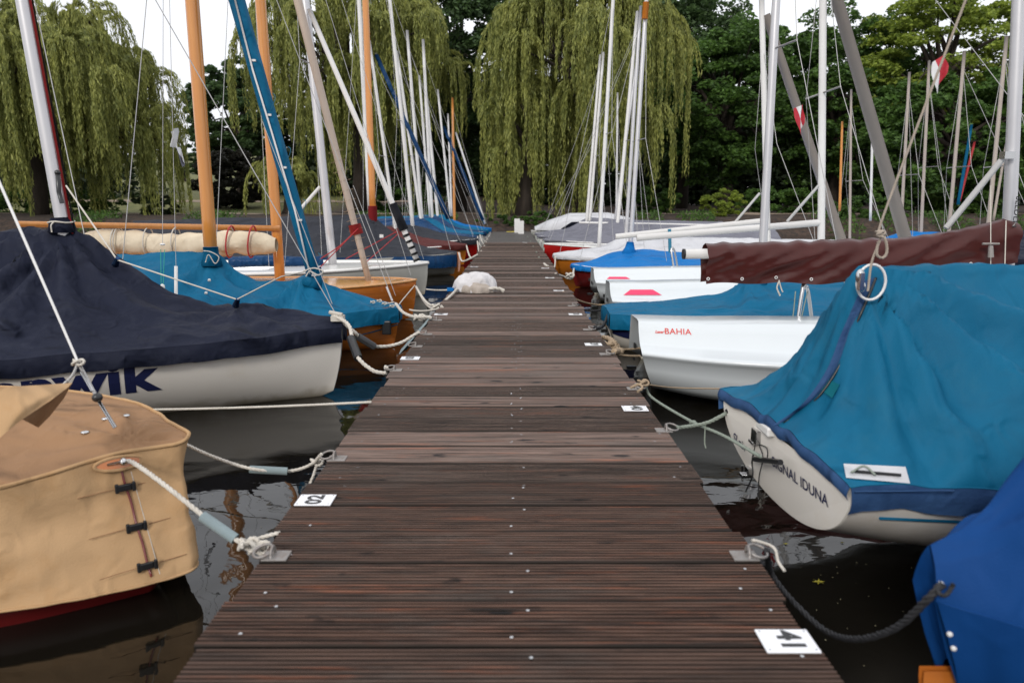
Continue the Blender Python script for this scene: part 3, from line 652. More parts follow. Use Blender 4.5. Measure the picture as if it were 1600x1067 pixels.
# stem seam, clips and slot
st = rows[iS]
tS = (rows[iS + 2][9] - rows[iS - 2][9]); tS.z = 0; tS.normalize(); nS = Vector((tS.y, -tS.x, 0)); aS = math.atan2(tS.y, tS.x) - math.pi / 2
def onst(f, du=0., dv=0.):
    i = f * 18; k = int(min(i, 17)); p = st[k].lerp(st[k + 1], i - k); return p + nS * (.006 + du) + tS * dv
mb = MB(); mb.tube([onst(f / 20, -.003, .001 * math.sin(f)) for f in range(2, 20)], .0034, 5); t1.part('lacing_gap', mb, 'dred', parent=cv)
mb = MB(); mb.tube([onst(f / 20, -.004, .022) for f in range(3, 20)], .0013, 4); t1.part('stitching', mb, 'rope', parent=cv)
RZ = math.atan2(tS.y, tS.x) + math.pi / 2
for f in (.26, .57, .86):
    k = MB().box(onst(f, .004, -.004), (.036, .010, .020), rz=RZ + math.pi / 2).box(onst(f, .006, .019), (.010, .010, .028), rz=RZ + math.pi / 2).box(onst(f, .004, -.024), (.010, .010, .028), rz=RZ + math.pi / 2)
    t1.part('clip', k, 'black', bevel=.003)
    for a_, b_ in ((-.12, -.03), (.03, .10)): t1.part('strap', MB().tube([onst(f, .001, a_) + Vector((0, 0, -.006 if a_ < 0 else 0)), onst(f, .002, b_) + Vector((0, 0, .004 if b_ > .05 else 0))], .0014, 4), 'tan2')
ring = [onst(.065 - math.sin(q) * .052, .004, math.cos(q) * .062) for q in np.linspace(0, 6.283, 26)]
mb = MB(); mb.add([p + nS * .002 for p in ring[:-1]], [tuple(range(25))], False); t1.part('slot_opening', mb, 'wood')
mb = MB(); mb.tube(ring, .0055, 6, False); t1.part('slot_binding', mb, 'tan', parent=cv)
mb = MB(); mb.ball(onst(.05, .012, .01), .011).tube([onst(.06, .004, -.03), onst(.045, .014, .02)], .005, 6); t1.part('bow_eye', mb, 'steel')
# forestay with turnbuckle and bottlescrew cover
fa = at(-60, 150, 2.0); fb = at(122, 566, 2.0); fc = at(150, 618, 2.0); fd = at(180, 668, 1.98)
t1.part('stay', MB().tube([fa, fb], .0035, 6), 'wpaint')
t1.part('shackle_line', ropemb([fb, at(112, 588, 1.98), at(92, 606, 1.96), at(80, 618, 1.96)], .004, 6).tube([fb, fc], .005, 6), 'wire')
kk = MB(); knot(kk, fb, .012, .004); t1.part('knot', kk, 'rope')
t1.part('turnbuckle', MB().tube([at(128, 580, 2), at(145, 610, 2)], .006, 8).tube([at(154, 626, 2), fd], [.005, .006], 8), 'steel')
t1.part('turnbuckle_grip', MB().ball(at(152, 621, 2), (.016, .014, .014)), 'black')
mb = MB()
tb = BVHTree.FromPolygons([v for r in top for v in r], [(i * 29 + j, (i + 1) * 29 + j, (i + 1) * 29 + j + 1, i * 29 + j + 1) for i in range(len(top) - 1) for j in range(28)])
for q in ((165, 655), (197, 650), (133, 676)):
    o = Vector((0, 0, CZ)); h = tb.ray_cast(o, (at(q[0], q[1], 2) - o).normalized()); t1.part('grommet', MB().ball((h[0] if h[0] else at(q[0], q[1], 2)) + Vector((0, 0, .002)), (.013, .012, .004)), 'steel')
# loose flap (boom cover) overhanging at the left
fl = [[(-40, 610, 1.62), (-40, 640, 1.6), (-40, 670, 1.58), (-40, 720, 1.56)], [(20, 604, 1.7), (20, 622, 1.66), (15, 648, 1.62), (0, 684, 1.58)], [(70, 601, 1.78), (65, 612, 1.73), (55, 628, 1.68), (35, 655, 1.64)], [(113, 598, 1.84), (105, 606, 1.8), (92, 616, 1.76), (80, 625, 1.72)]]
F = [[at(*q) for q in r] for r in fl]; FF = [cat(r, 6) for r in F]; FF = list(map(list, zip(*[cat(list(c_), 6) for c_ in zip(*FF)])))
mb = MB(); mb.grid(FF); t1.part('boom_flap', mb, 'tan')
F2 = [[at(q[0], q[1], q[2]) for q in r] for r in [[(113, 598, 1.84), (80, 625, 1.72), (35, 655, 1.64)], [(100, 622, 1.9), (78, 650, 1.85), (60, 668, 1.8)]]]
mb = MB(); mb.grid(F2); t1.part('boom_flap', mb, 'tan2')

# ---- L3: varnished hull under teal cover, orange mast, teal spar
b = Boat('sailing_dinghy', 'varnished wooden dinghy under a teal cover with orange mast and teal sleeved spar', 'sailing boat', -1, .90, 5.55)
b.hull(std(4.8, .8, .31, -.1, 1.25), 'wood')
b.part('rubbing_stripe', MB().tube([r[6] + Vector((0, -.004, 0)) for r in b.rows], .004, 6), 'teal')
b.cover([(-.01, .05, .325, .345, 1), (.2, .24, .33, .385, 1), (.53, .46, .32, .48, 1.1), (.73, .54, .31, .585, 1.5), (.85, .58, .31, .53, 1.3), (.94, .62, .31, .51, 1.1), (1.1, .67, .31, .53, 1.2), (1.3, .74, .31, .63, 1.4), (1.42, .77, .31, .74, 1.5), (1.6, .8, .31, .755, 1.2), (2.6, .84, .3, .72, 1), (4.8, .62, .32, .66, 1)], 'teal', band=.115, peaks=((.73, .06, 11), (1.45, .05, 10)), amp=.018, nu=150)
a, bb = b.spar((330, 400), (300, 0), 5.55, 20, 'spruce', 19, 2.1, z0=.6)
b.stays(bow=.05, hw=.75, spread=0, r=.003)
b.part('mast_collar', MB().tube([at(331, 415, 5.5), at(330, 398, 5.5), at(329, 386, 5.5)], [.085, .058, .056], 12), 'teal')
b.part('collar_tie', ropemb([at(318, 392, 5.4), at(330, 394, 5.4), at(342, 402, 5.4), at(336, 412, 5.4), at(326, 398, 5.4), at(321, 410, 5.4)], .004, 6), 'rope')
sa, sb = b.spar((492, 436), (370, 0), 5.5, 25, 'teal', 30, 1.35, name='sail_sleeve', flat=.8)
tie = [(499, 430), (476, 344), (452, 262), (428, 180), (404, 95)]
mb = MB()
for q in tie: 
    p = at(q[0] - 8, q[1], 5.44); mb.box(p, (.035, .02, .015))
b.part('sleeve_clip', mb, 'wpaint')
mb = MB()
for i_ in range(len(tie) - 1): 
    mb.tube(cat([at(tie[i_][0] - 8, tie[i_][1], 5.44), at(tie[i_][0] + 2, tie[i_][1] - 26, 5.43), at((tie[i_][0] + tie[i_+1][0]) / 2 + 10, (tie[i_][1] + tie[i_+1][1]) / 2 + 8, 5.44)]), .0022, 4)
b.part('sleeve_seam', mb, 'tealrope')
b.part('luff_rope', MB().tube([at(484, 428, 5.42), at(461, 330, 5.42), at(424, 205, 5.42), at(395, 110, 5.42), at(362, -20, 5.42)], .007, 6), 'wpaint')
b.part('collar', MB().tube([at(488, 446, 5.5), at(492, 432, 5.5), at(489, 420, 5.5)], [.10, .06, .066], 12), 'teal')
b.part('collar_tie', ropemb([at(474, 424, 5.38), at(490, 419, 5.38), at(505, 424, 5.38), at(497, 430, 5.38), at(484, 424, 5.38), at(478, 432, 5.38)], .006, 6), 'rope')
b.part('stay', MB().tube([at(410, 190, 5.3), at(523, 485, 5.3)], .003, 5), 'wire')
b.part('stay', MB().tube([at(440, 432, 4.0), at(478, 424, 5.3)], .004, 5), 'rope')
b.part('flag_staff', MB().tube([at(275, 416, 4.9), at(275, 472, 4.9)], .012, 8), 'wpaint')
b.part('halyard', MB().tube([at(255, 0, 4.9), at(254, 380, 4.9)], .002, 5).tube([at(265, 0, 4.9), at(275, 416, 4.9)], .002, 5), 'wire')
b.part('purchase_line', MB().tube([at(251, 390, 4.85), at(252, 448, 4.85)], .0022, 5).tube([at(257, 390, 4.85), at(255, 448, 4.85)], .0022, 5), mat('green_line', (.02, .3, .2), None, .6))
b.part('block', MB().ball(at(254, 449, 4.85), (.018, .015, .025)).ball(at(254, 382, 4.85), (.02, .015, .008)), 'wpaint')
mb = MB()
for q in ((327, 438), (322, 458), (318, 474)): mb.ball(at(q[0], q[1], 5.0), .012)
b.part('snap_button', mb, 'wpaint')
b.part('fender_pad', MB().box(at(604, 512, 5.4), (.07, .03, .11)), 'black', bevel=.01)
mb = MB()
for q in ((582, 472), (592, 470), (600, 474), (612, 478)): knot(mb, at(q[0], q[1], 5.45), .014, .0035, q[0])
b.part('lashing', mb, 'rope')

# ---- L4: varnished wooden dinghy, open deck, cream sail on boom
b = Boat('sailing_dinghy', 'varnished dinghy with pale wooden deck, orange mast, wooden boom and rolled cream sail', 'sailing boat', -1, .95, 6.95)
b.hull(std(4.9, .8, .36, -.1, 1.3), 'wood', rail='deckw'); b.deck('deckw', cockpit=(1.9, 4.2), camber=.05)
b.spar((438, 442), (407, 0), 6.95, 16, 'spruce', 15, 2.0); b.stays(bow=.05, hw=.72, spread=0, r=.003)
a, bb = b.spar((577, 442), (465, 0), 6.9, 15, 'beige', 21, 1.15, name='sail_sleeve', flat=.6)
b.part('sleeve_wrap', MB().tube([a.lerp(bb, .158), a.lerp(bb, .19)], [.062, .06], 10), 'redrope')
mb = MB()
for f in np.linspace(.02, .42, 14): 
    q = a.lerp(bb, f); mb.tube([q + Vector((math.cos(x) * .066 * (1 + f * .3), math.sin(x) * .05, .02 * math.cos(x))) for x in np.linspace(0, 6.28, 12)], .0015, 4)
b.part('sleeve_lashing', mb, 'tanrope')
b.part('heel_fitting', MB().ball(at(577, 444, 6.9), .035), 'wood')
m1 = at(438, 357, 6.9); m2 = at(28, 350, 6.6)
b.part('boom', MB().tube([m1, m2], .028, 10), 'spruce')
# cream sail roll
S = []
for i in range(70):
    t = i / 69; px = 432 - 305 * t; row = []
    for k in range(20):
        a_ = 2 * math.pi * k / 20; c = at(px, 383 - 3 * math.sin(t * 9) - 4 * t, 6.75)
        rr = .115 * (1 + .14 * noise.noise(Vector((t * 16, math.cos(a_) * 1.5, math.sin(a_) * 1.5)))) * (1 - .5 * (t > .93) * (t - .93) / .07) * (.55 + .45 * min(1, t * 14)) * (1 - .13 * math.exp(-((t * 7) % 1 - .5) ** 2 * 40))
        row.append(c + Vector((0, math.cos(a_) * rr * .8, math.sin(a_) * rr)))
    S.append(row)
mb = MB(); mb.grid(S, True, True); sl_ = b.part('rolled_sail', mb, 'cream')
mb = MB()
for px in (182, 186, 232, 275, 330, 360):
    c = at(px, 378, 6.75); mb.tube([c + Vector((.01 * math.sin(x), math.cos(x) * .105, math.sin(x) * .135)) for x in np.linspace(0, 6.28, 16)], .006, 5)
b.part('sail_tie', mb, 'rope')
for px in (360, 394):
    c = at(px, 378, 6.75); b.part('sail_tie', MB().tube([c + Vector((.02 * math.sin(x), math.cos(x) * .11, math.sin(x) * .15)) for x in np.linspace(0, 6.28, 16)], .008, 5), 'redrope')
b.part('sheet', ropemb([at(560, 357, 6.85), at(530, 385, 6.8), at(500, 405, 6.7)], .006, 6, False).tube([at(560, 357, 6.85), at(498, 420, 6.7)], .005, 5), 'redrope')
b.part('stay', MB().tube([at(552, 290, 6.8), at(607, 432, 6.7), at(618, 462, 6.6)], .003, 5), 'wire')
b.part('turnbuckle', MB().tube([at(604, 448, 6.6), at(613, 470, 6.6)], .010, 6), 'wpaint')

# ---- L5: grey-white dinghy with white deck
b = Boat('sailing_dinghy', 'pale grey hulled dinghy with white foredeck, grey mast and striped white spar', 'sailing boat', -1, 1.05, 8.8)
b.hull(std(5., .88, .38, -.08, 1.15), 'ggel', rail='white', railr=.022); b.deck('white', cockpit=(1.9, 4.4))
b.spar((516, 374), (479, 20), 8.8, 13, 'alu', 12, 1.9, z0=.36); b.stays(bow=.05, hw=.8, r=.003)
b.part('strut', MB().tube([at(500, 292, 8.8), at(462, 335, 8.8)], .02, 8), 'wpaint')
a, bb = b.spar((652, 408), (483, 15), 8.7, 9, 'wpaint', 7, 1., name='spinnaker_pole')
mb = MB()
for f in np.linspace(.0, .13, 6): mb.tube([a.lerp(bb, f), a.lerp(bb, f + .009)], .047, 8)
b.part('pole_stripe', mb, 'black'); b.part('pole_sleeve', MB().tube([a.lerp(bb, .13), a.lerp(bb, .24)], [.06, .05], 8), 'char')
b.part('sail_bundle', MB().tube(cat([at(360, 410, 8.7), at(420, 408, 8.7), at(480, 410, 8.75), at(505, 408, 8.8)]), .07, 10), 'pvcblue')
b.part('sheet', MB().tube([at(620, 362, 8.6), at(540, 405, 8.4)], .006, 5).tube([at(622, 366, 8.6), at(572, 410, 8.3)], .006, 5), 'redrope')

# ---- L6: charcoal cover over ridge boom, blue skirt
b = Boat('sailing_dinghy', 'dinghy under a tall charcoal boom tent with shiny dark blue skirt beside the sail heap', 'sailing boat', -1, .90, 11.5)
b.hull(std(5.2, .9, .34, -.1, 1.6), 'ggel')
b.cover([(-.01, .16, .34, .38, 1), (.25, .38, .34, .42, 1), (.8, .6, .34, .56, 1.2), (1.2, .72, .34, .83, 1.4), (1.4, .78, .34, .97, 1.4), (2.2, .88, .34, .95, 1.2), (5.2, .7, .34, .88, 1.)], 'char', band=.2, bandm='pvcblue', peaks=((1.4, .05, 9),), amp=.02)
b.spar((583, 345), (571, 0), 11.5, 10.5, 'spruce', 9, 1.5); b.stays(hw=.85, spread=0, r=.0035)
b.part('mast_wrap', MB().tube([at(583, 350, 11.5), at(582, 322, 11.5)], .072, 10), 'redrope')
b.part('label_patch', MB().box(at(596, 369, 11.1), (.06, .01, .05)), 'wpaint')
b.part('stem_post', MB().tube([at(717, 394, 11.45), at(716, 424, 11.45)], .03, 8), 'wood')

def far_boat(label, side, x0, yc, hm, cm, masts, zs=.38, beam=.8, ridge=.75, L=4.8, skew=0, bandm=None, um=1.4, open_=False, blunt=1.2, band=.1, name='sailing_dinghy', spread=.45, pre=None, rail='white', group=None, skirt=None, p=1.7, kc=1.25):
    b = Boat(name, label, 'sailing boat', side, x0, yc, skew, group)
    b.hull(std(L, beam, zs, -.1, blunt, p), hm, rail=rail, nu=28, ns=10)
    if cm and not open_:
        b.cover([(-.01, .05 * blunt, zs + .03, zs + .05, 1), (.2, .2 * blunt * beam / .8, zs + .03, zs + .08, 1), (um * .55, .5 * beam / .8, zs + .01, zs + .16, 1.1), (um, .78 * beam / .8, zs, ridge, kc + .15), (um + .8, .87 * beam / .8, zs - .01, ridge - .04, kc), (L, .62 * beam / .8, zs, ridge - .1, 1)], cm, band=band, bandm=bandm, peaks=((um, .03, 8),), nu=60, nsx=12, amp=.015)
    else:
        b.deck('bahia' if cm is None else cm, cockpit=(2.0, L - .6))
    for j, q in enumerate(masts):
        (p0, p1, d, m, ext, nm) = q
        b.spar(p0, p1, yc, d * .82, m, d * .66, ext, name=nm, z0=(zs if nm == 'mast' else None), seg=8)
        if nm == 'mast' and j == 0: b.stays(hw=beam * .9, spread=spread, r=.0035)
    return b
LM = 'mast'
far_boat('wooden bowed dinghy under a maroon cover, next past the charcoal tented boat', -1, .86, 13.3, 'orangeh', 'maroon', [((614, 330), (577, 64), 6.5, 'wpaint', 1., LM), ((578, 328), (561, 0), 9, 'wpaint', 1.2, 'pole')], zs=.36, ridge=.72)
far_boat('red hulled dinghy with white stem and dark grey cover, beyond the maroon one', -1, .72, 15.0, 'redh', 'char', [((644, 345), (609, 0), 7.5, 'wpaint', 1.15, LM)], zs=.38, ridge=.72)
far_boat('dinghy with long mid blue cover and a slanting dark blue sleeved spar', -1, .80, 16.6, 'white', 'pvcblue', [((657, 338), (620, 80), 6, 'wpaint', 1., LM), ((701, 342), (588, 86), 9, 'pvcblue', 1., 'sail_sleeve')], ridge=.85, zs=.37)
far_boat('white dinghy with open white foredeck and blue cover aft, in the left row', -1, .74, 18.2, 'white', 'teal', [((659, 338), (636, 48), 6.5, 'wpaint', 1., LM), ((672, 339), (655, 118), 5, 'wpaint', 1., 'pole')], ridge=.8, zs=.37, band=.03)
far_boat('blue covered dinghy third from the far end of the left row', -1, .72, 19.6, 'white', 'pvcblue', [((675, 338), (661, 62), 6.5, 'wpaint', 1., LM)], ridge=.82, zs=.36)
far_boat('teal covered dinghy second from the far end of the left row', -1, .70, 21.0, 'white', 'teal', [((684, 338), (666, 147), 6, 'wpaint', 1., LM), ((704, 338), (684, 140), 4.5, 'wpaint', 1., 'pole')], ridge=.85, zs=.36)
far_boat('last dinghy of the left row with small bright blue bow cover and short orange mast', -1, .66, 22.5, 'white', 'bblue', [((710, 338), (707, 153), 5.5, 'spruce', 1., LM), ((755, 344), (693, 198), 7, 'pvcblue', 1., 'sail_sleeve'), ((758, 350), (712, 207), 4.5, 'wpaint', 1., 'pole'), ((706, 338), (700, 178), 4, 'wpaint', 1., 'pole')], ridge=.7, zs=.36)

# ---- R1: royal blue cover corner
b = Boat('sailing_dinghy', 'dinghy under a royal blue cover at the lower right corner, only its bow showing', 'sailing boat', 1, .775, 1.19)
b.hull([(.165, .008, .26, .02, 1.2), (.27, .05, .26, -.02, 1.5), (.6, .22, .28, -.08, 1.8), (1.2, .65, .4, -.12, 2), (2.5, .75, .4, -.12, 2), (4, .5, .4, 0, 2)], 'wood', rake=.12)
cv1 = b.cover([(-.012, .018, .42, .515, .6), (.04, .055, .42, .55, .65), (.17, .15, .42, .70, .7), (.4, .31, .42, .86, .75), (.8, .5, .42, .98, .85), (2, .75, .41, .95, .9), (4, .5, .41, .7, 1)], 'royal', band=.215, peaks=((.02, .03, 9),), amp=.034, nu=260, nsx=34, fr=.20, rk=.075, damp=9)
b.part('bow_strop', ropemb([at(1475, 908, 1.17), at(1466, 925, 1.12), at(1478, 930, 1.12), at(1490, 912, 1.12)], .004, 6), 'brope')
mb = MB()
v1 = [v.co + ORG[b.root.name] for v in cv1.data.vertices]; bv1 = BVHTree.FromPolygons(v1, [tuple(p.vertices) for p in cv1.data.polygons])
for q in ((1470, 912), (1484, 990), (1490, 1012)):
    o = Vector((0, 0, CZ)); h = bv1.ray_cast(o, (at(q[0], q[1], 1.2) - o).normalized())
    if h[0]: b.part('snap_button', MB().ball(h[0], .0055), 'wpaint')

# ---- R2: teal cover, transom lettering
b = Boat('sailing_dinghy', 'cream dinghy with lettered transom under a tall faded teal cover hung from a ring', 'sailing boat', 1, .835, 2.13, .12, None, True, .05)
b.hull([(0, .405, .405, .175, 2.1), (.28, .42, .40, .10, 2.0), (.8, .50, .39, .02, 1.9), (1.6, .62, .39, -.04, 1.6), (2.8, .64, .40, -.06, 1.6), (3.8, .36, .42, -.02, 1.6), (4.3, .02, .44, .08, 1.4)], 'creamgel', rake=.02, transom=True, nu=44, ns=20, rail='white', railr=.01)
b.part('rubbing_stripe', MB().tube([r[4] + Vector((0, -.003, 0)) for r in b.rows[4:]], .004, 6), 'teal')
cv = b.cover([(-.01, .40, .425, .455, .6), (.03, .40, .43, .50, .9), (.12, .405, .43, .68, 1.0), (.225, .41, .42, .925, 1.05), (.27, .42, .42, .94, .95), (.5, .47, .42, .935, .85), (.8, .53, .415, .93, .85), (1.6, .65, .41, .93, .9), (2.8, .65, .42, .85, 1), (4.3, .1, .45, .5, 1)],
        'teal2', band=.075, bandm='trim', peaks=((.24, .085, 13),), amp=.034, nu=220, nsx=34, fr=.038)
# zipper flap from transom to ring
zp = [at(1215, 662, 2.10), at(1262, 628, 2.08), at(1300, 575, 2.08), at(1322, 520, 2.08), at(1345, 468, 2.08), at(1358, 436, 2.08)]
bv = BVHTree.FromPolygons([Vector(v) for r in b.crows for v in r], [(i * 69 + j, (i + 1) * 69 + j, (i + 1) * 69 + j + 1, i * 69 + j + 1) for i in range(219) for j in range(68)])
zz = []
for q in cat(zp, 8):
    d = (q - Vector((0, 0, CZ))).normalized(); h = bv.ray_cast(Vector((0, 0, CZ)), d); zz.append((h[0] if h[0] else q) - d * .008)
mb = MB(); mb.grid([[q + Vector((-.016, 0, -.006)), q + Vector((0, -.008, .002)), q + Vector((.016, 0, .006))] for q in zz]); b.part('zip_flap', mb, 'trim', parent=cv)
b.part('zip_edge', MB().tube([q + Vector((.017, -.006, .004)) for q in zz], .004, 5), 'black', parent=cv)
rp_ = at(1356, 440, 2.08)
b.part('cover_ring', MB().tube([rp_ + Vector((math.cos(x) * .042, -.02, math.sin(x) * .052)) for x in np.linspace(0, 6.283, 24)], .004, 8, False), 'wpaint')
b.part('block', MB().ball(at(1344, 432, 2.05), (.014, .012, .022)).ball(at(1347, 448, 2.05), (.011, .01, .016)).box(at(1345, 440, 2.04), (.012, .02, .05)), 'steel')
b.part('topping_lift', ropemb([at(1513, -10, 2.05), at(1440, 180, 2.05), at(1376, 350, 2.05), at(1376, 372, 2.05), at(1362, 410, 2.04), at(1356, 455, 2.03)], .0036, 8), 'beigerope')
kk = ropemb([at(1370, 368, 2.04), at(1382, 372, 2.03), at(1386, 392, 2.03), at(1380, 403, 2.03), at(1370, 398, 2.03), at(1372, 378, 2.03)], .0042, 6); knot(kk, at(1376, 364, 2.04), .009, .0045); b.part('knot_loop', kk, 'beigerope')
# transom fittings
tx = .835
def TP(px, py): # point on the transom plane
    a = (px - 800) / FPX; bb_ = (533.5 - py) / FPX; t = (tx - .012) / a
    return Vector((tx - .012, (cp + bb_ * sp_) * t, CZ + (-sp_ + bb_ * cp) * t))
b.part('transom_cap', MB().box(TP(1196, 668) + Vector((.012, 0, 0)), (.05, .11, .03)), 'white', bevel=.006)
b.part('rudder_fitting', MB().box(TP(1184, 681), (.03, .05, .045)).box(TP(1180, 690), (.035, .04, .01)), 'steel', bevel=.002)
b.part('rudder_fitting', MB().box(TP(1167, 742), (.045, .03, .012)).tube([TP(1160, 752), TP(1160, 727)], .004, 6).box(TP(1170, 736), (.02, .03, .03)), 'steel', bevel=.002)
b.part('tiller_grip', MB().tube([TP(1188, 717) + Vector((-.02, 0, 0)), TP(1230, 722) + Vector((-.02, -.0, 0))], .009, 8), 'black')
b.part('control_line', ropemb([TP(1182, 690), TP(1175, 720), TP(1176, 742), TP(1165, 768)], .0025, 6, False).tube(cat([TP(1184, 690), TP(1192, 715), TP(1186, 745), TP(1185, 780)]), .002, 5).tube(cat([TP(1180, 692), TP(1198, 700), TP(1196, 720), TP(1178, 716), TP(1180, 694)]), .002, 5), 'black')
decal(b, 'SI-nix', .047, 'ink', TP(1161, 690), (0, -1, -.10), (0, -.1, 1), b.hmb, bold=.0006, shear=.25, space=.95, sub=0)
decal(b, 'SIGNAL IDUNA', .047, 'ink', TP(1230, 750), (0, -1, -.0), (0, .0, 1), b.hmb, bold=.0006, space=1., sub=0)
# cover vent patch
pt = [(1318, 724), (1415, 729), (1422, 755), (1322, 746)]
def oncov(px, py, off=.006):
    o = Vector((0, 0, CZ)); d = (at(px, py, 2) - o).normalized(); h = bv.ray_cast(o, d); return (h[0] if h[0] else at(px, py, 1.7)) - d * off
def patch(pt, n=8, m=3, off=.006):
    g = []
    for i in range(n + 1):
        row = []
        for k in range(m + 1):
            a_, c_ = i / n, k / m; x = (pt[0][0] * (1 - a_) + pt[1][0] * a_) * (1 - c_) + (pt[3][0] * (1 - a_) + pt[2][0] * a_) * c_; yv = (pt[0][1] * (1 - a_) + pt[1][1] * a_) * (1 - c_) + (pt[3][1] * (1 - a_) + pt[2][1] * a_) * c_
            row.append(oncov(x, yv, off))
        g.append(row)
    q = MB(); q.grid(g); return q
b.part('reinforcing_patch', patch(pt), 'lgrey', parent=cv)
b.part('repair_patch', patch([(1290, 590), (1312, 601), (1300, 622), (1280, 607)], 3, 3, .004), 'trimgreen', parent=cv)
b.part('toggle', MB().tube([oncov(1335, 736, .016), oncov(1408, 742, .016)], .004, 6), 'black', parent=cv)
b.part('toggle_line', MB().tube(cat([oncov(1330, 738, .02), oncov(1350, 728, .025), oncov(1368, 742, .02)]), .003, 6), 'grope', parent=cv)
sq = [oncov(x, 768 - (x - 1335) * .01, .004) for x in range(1335, 1500, 12)]; b.part('seam', MB().tube(sq, .0025, 5), 'trim', parent=cv)
b.part('mast', MB().tube([(3.35, 2.75, .4), (3.2, 2.75, 6.2)], [.035, .028], 12), 'alu')

# ---- R3, R5, R6: white open dinghies with moulded topsides
SEC = [(.66, 1.0), (.695, .985), (.74, .86), (.79, .71), (.83, .665), (.97, .60), (1.0, .57), (.995, .535), (.96, .51), (.945, .34), (.90, .14), (.74, .04), (.4, .0), (0, -.0)]
def bahia(label, x0, yc, skew, zs, Lm, brown=False, txt=.085):
    b = Boat('open_dinghy', label, 'sailing boat', 1, x0, yc, skew, 'white open dinghies moored stern to the jetty', True, -.13)
    zs -= .055
    b.hull([(0, .70, zs, -.0, 2), (.3, .79, zs, -.04, 2), (.65, .88, zs + .01, -.07, 2), (1.2, .95, zs + .02, -.1, 2), (2.4, .95, zs + .04, -.1, 2), (3.6, .62, zs + .08, -.04, 2), (4.5, .05, zs + .12, .05, 2)], 'bahia', rake=.10, sec=SEC, nu=34)
    r = [q + Vector((.03, 0, 0)) for q in b.rows[0]]; mb = MB(); h = len(r) // 2
    for k in range(h): mb.f.append((len(mb.v), len(mb.v) + 1, len(mb.v) + 2, len(mb.v) + 3)); mb.v += [tuple(r[k]), tuple(r[k + 1]), tuple(r[len(r) - 2 - k]), tuple(r[len(r) - 1 - k])]; mb.sm.append(False)
    b.part('transom', mb, 'bahia')
    rows = [[q[0], q[0] + Vector((0, .05, .006)), q[0] + Vector((0, .26, .0)), q[0] + Vector((0, .30, -.22)), q[-1] + Vector((0, -.30, -.22)), q[-1] + Vector((0, -.26, 0)), q[-1] + Vector((0, -.05, .006)), q[-1]] for q in b.rows if (q[-1] - q[0]).length > .75]
    mb = MB(); mb.grid(rows); b.part('cockpit', mb, 'bahia')
    fr = [q for q in b.rows if (q[-1] - q[0]).length <= .85]
    if len(fr) > 1: mb = MB(); mb.grid([[q[0].lerp(q[-1], k / 4) for k in range(5)] for q in fr]); b.part('foredeck', mb, 'bahia')
    b.part('rudder_fitting', MB().box(b.W(-.02, 0, zs * .7), (.04, .03, .03)).box(b.W(-.02, 0, .08), (.06, .03, .02)).box(b.W(-.01, -.2, zs * .6), (.01, .03, .03)).box(b.W(-.01, -.16, zs * .4), (.01, .03, .03)), 'black')
    return b
b = bahia('nearest white open dinghy with red lettering and a brown covered boom above it', .80, 4.48, -.15, .455, 0)
vside = -(.60 + .75) / 2
pos = at(1050, 520, 4.0)
decal(b, 'BAHIA', .050, 'redink', at(1059, 519, 3.9), (1, -.3, 0), (0, .45, 1), b.hmb, bold=.0005, space=1.05, sub=0)
decal(b, 'Laser*', .022, 'redink', at(1031, 517, 3.9), (1, -.3, 0), (0, .45, 1), b.hmb, bold=.0008, sub=0, shear=.3)
a, bb = b.spar((1574, 418), (1592, 0), 4.1, 19, 'alu', 17, 2.4, z0=.4); b.mb0, b.mb1 = a, bb
b.part('stay', MB().tube([a.lerp(bb, .8), b.W(4.3, 0, .55)], .003, 5), 'wire')
for q in (-1, 1): b.part('shroud', MB().tube([a.lerp(bb, .8), b.W(2.6, q * .8, .5)], .003, 5), 'wire')
decal_mb = MB(); v_, f_ = text_mesh('SELDEN', .05, .001)
cc = at(1583, 331, 4.05); decal_mb.add([cc + Vector((q[1] * .7, -.030 + abs(q[1]) * .35, -q[0])) for q in v_], f_, False); b.part('lettering', decal_mb, 'black')
b.part('kicker_strut', MB().tube([at(1478, 357, 4.1), at(1567, 248, 4.08)], [.017, .017], 10), 'wpaint')
b.part('strut_bracket', MB().box(at(1574, 243, 4.06), (.06, .05, .04)), 'steel')
# boom and brown cover
ba, bc = at(1070, 397, 4.12), at(1575, 390, 4.1)
b.part('boom', MB().tube([ba, bc], .030, 10), 'wpaint'); b.part('boom_end_cap', MB().tube([ba + Vector((-.012, 0, 0)), ba], .031, 10), 'black')
CVR = []
for i in range(150):
    t = i / 149; px = 1101 + 484 * t
    yt = pchip([0, .12, .3, .5, .62, .72, .8, .9, .97, 1], [380, 379, 377, 373, 372, 366, 360, 350, 342, 346], np.array([t]))[0]
    yb = pchip([0, .1, .3, .55, .75, .9, 1], [442, 441, 441, 438, 428, 415, 408], np.array([t]))[0]
    tp = at(px, yt, 4.1); bt_ = at(px, yb, 4.1); row = []
    for k in range(-14, 15):
        f = abs(k) / 14; sd_ = -1 if k < 0 else 1
        w = .03 * noise.noise(Vector((t * 5 + f * 1.6, f * 1.2, sd_ * 3))) + .06 * (.3 - abs(noise.noise(Vector((t * 6.5 + f * 1.9, f * .7, sd_ * 3 + 8))))) + .012 * abs(noise.noise(Vector((t * 16 - f * 3.5, f * 1.2, 4 + sd_))))
        wd = .034 + .035 * math.sin(min(f * 1.35, 1) * math.pi * .85) + w * math.sin(min(1, f * 3) * math.pi / 2)
        z = tp.z + (bt_.z - tp.z) * f + (.010 * noise.noise(Vector((t * 25, 3, 3))) if f < .3 else 0) + .006 * math.sin(t * 31) * f
        row.append(Vector((tp.x + w * .2, 4.1 + sd_ * max(wd, .012) if k else 4.1, z)))
    CVR.append(row)
mb = MB(); mb.grid(CVR); bcv = b.part('boom_cover', mb, 'brown')
mb = MB()
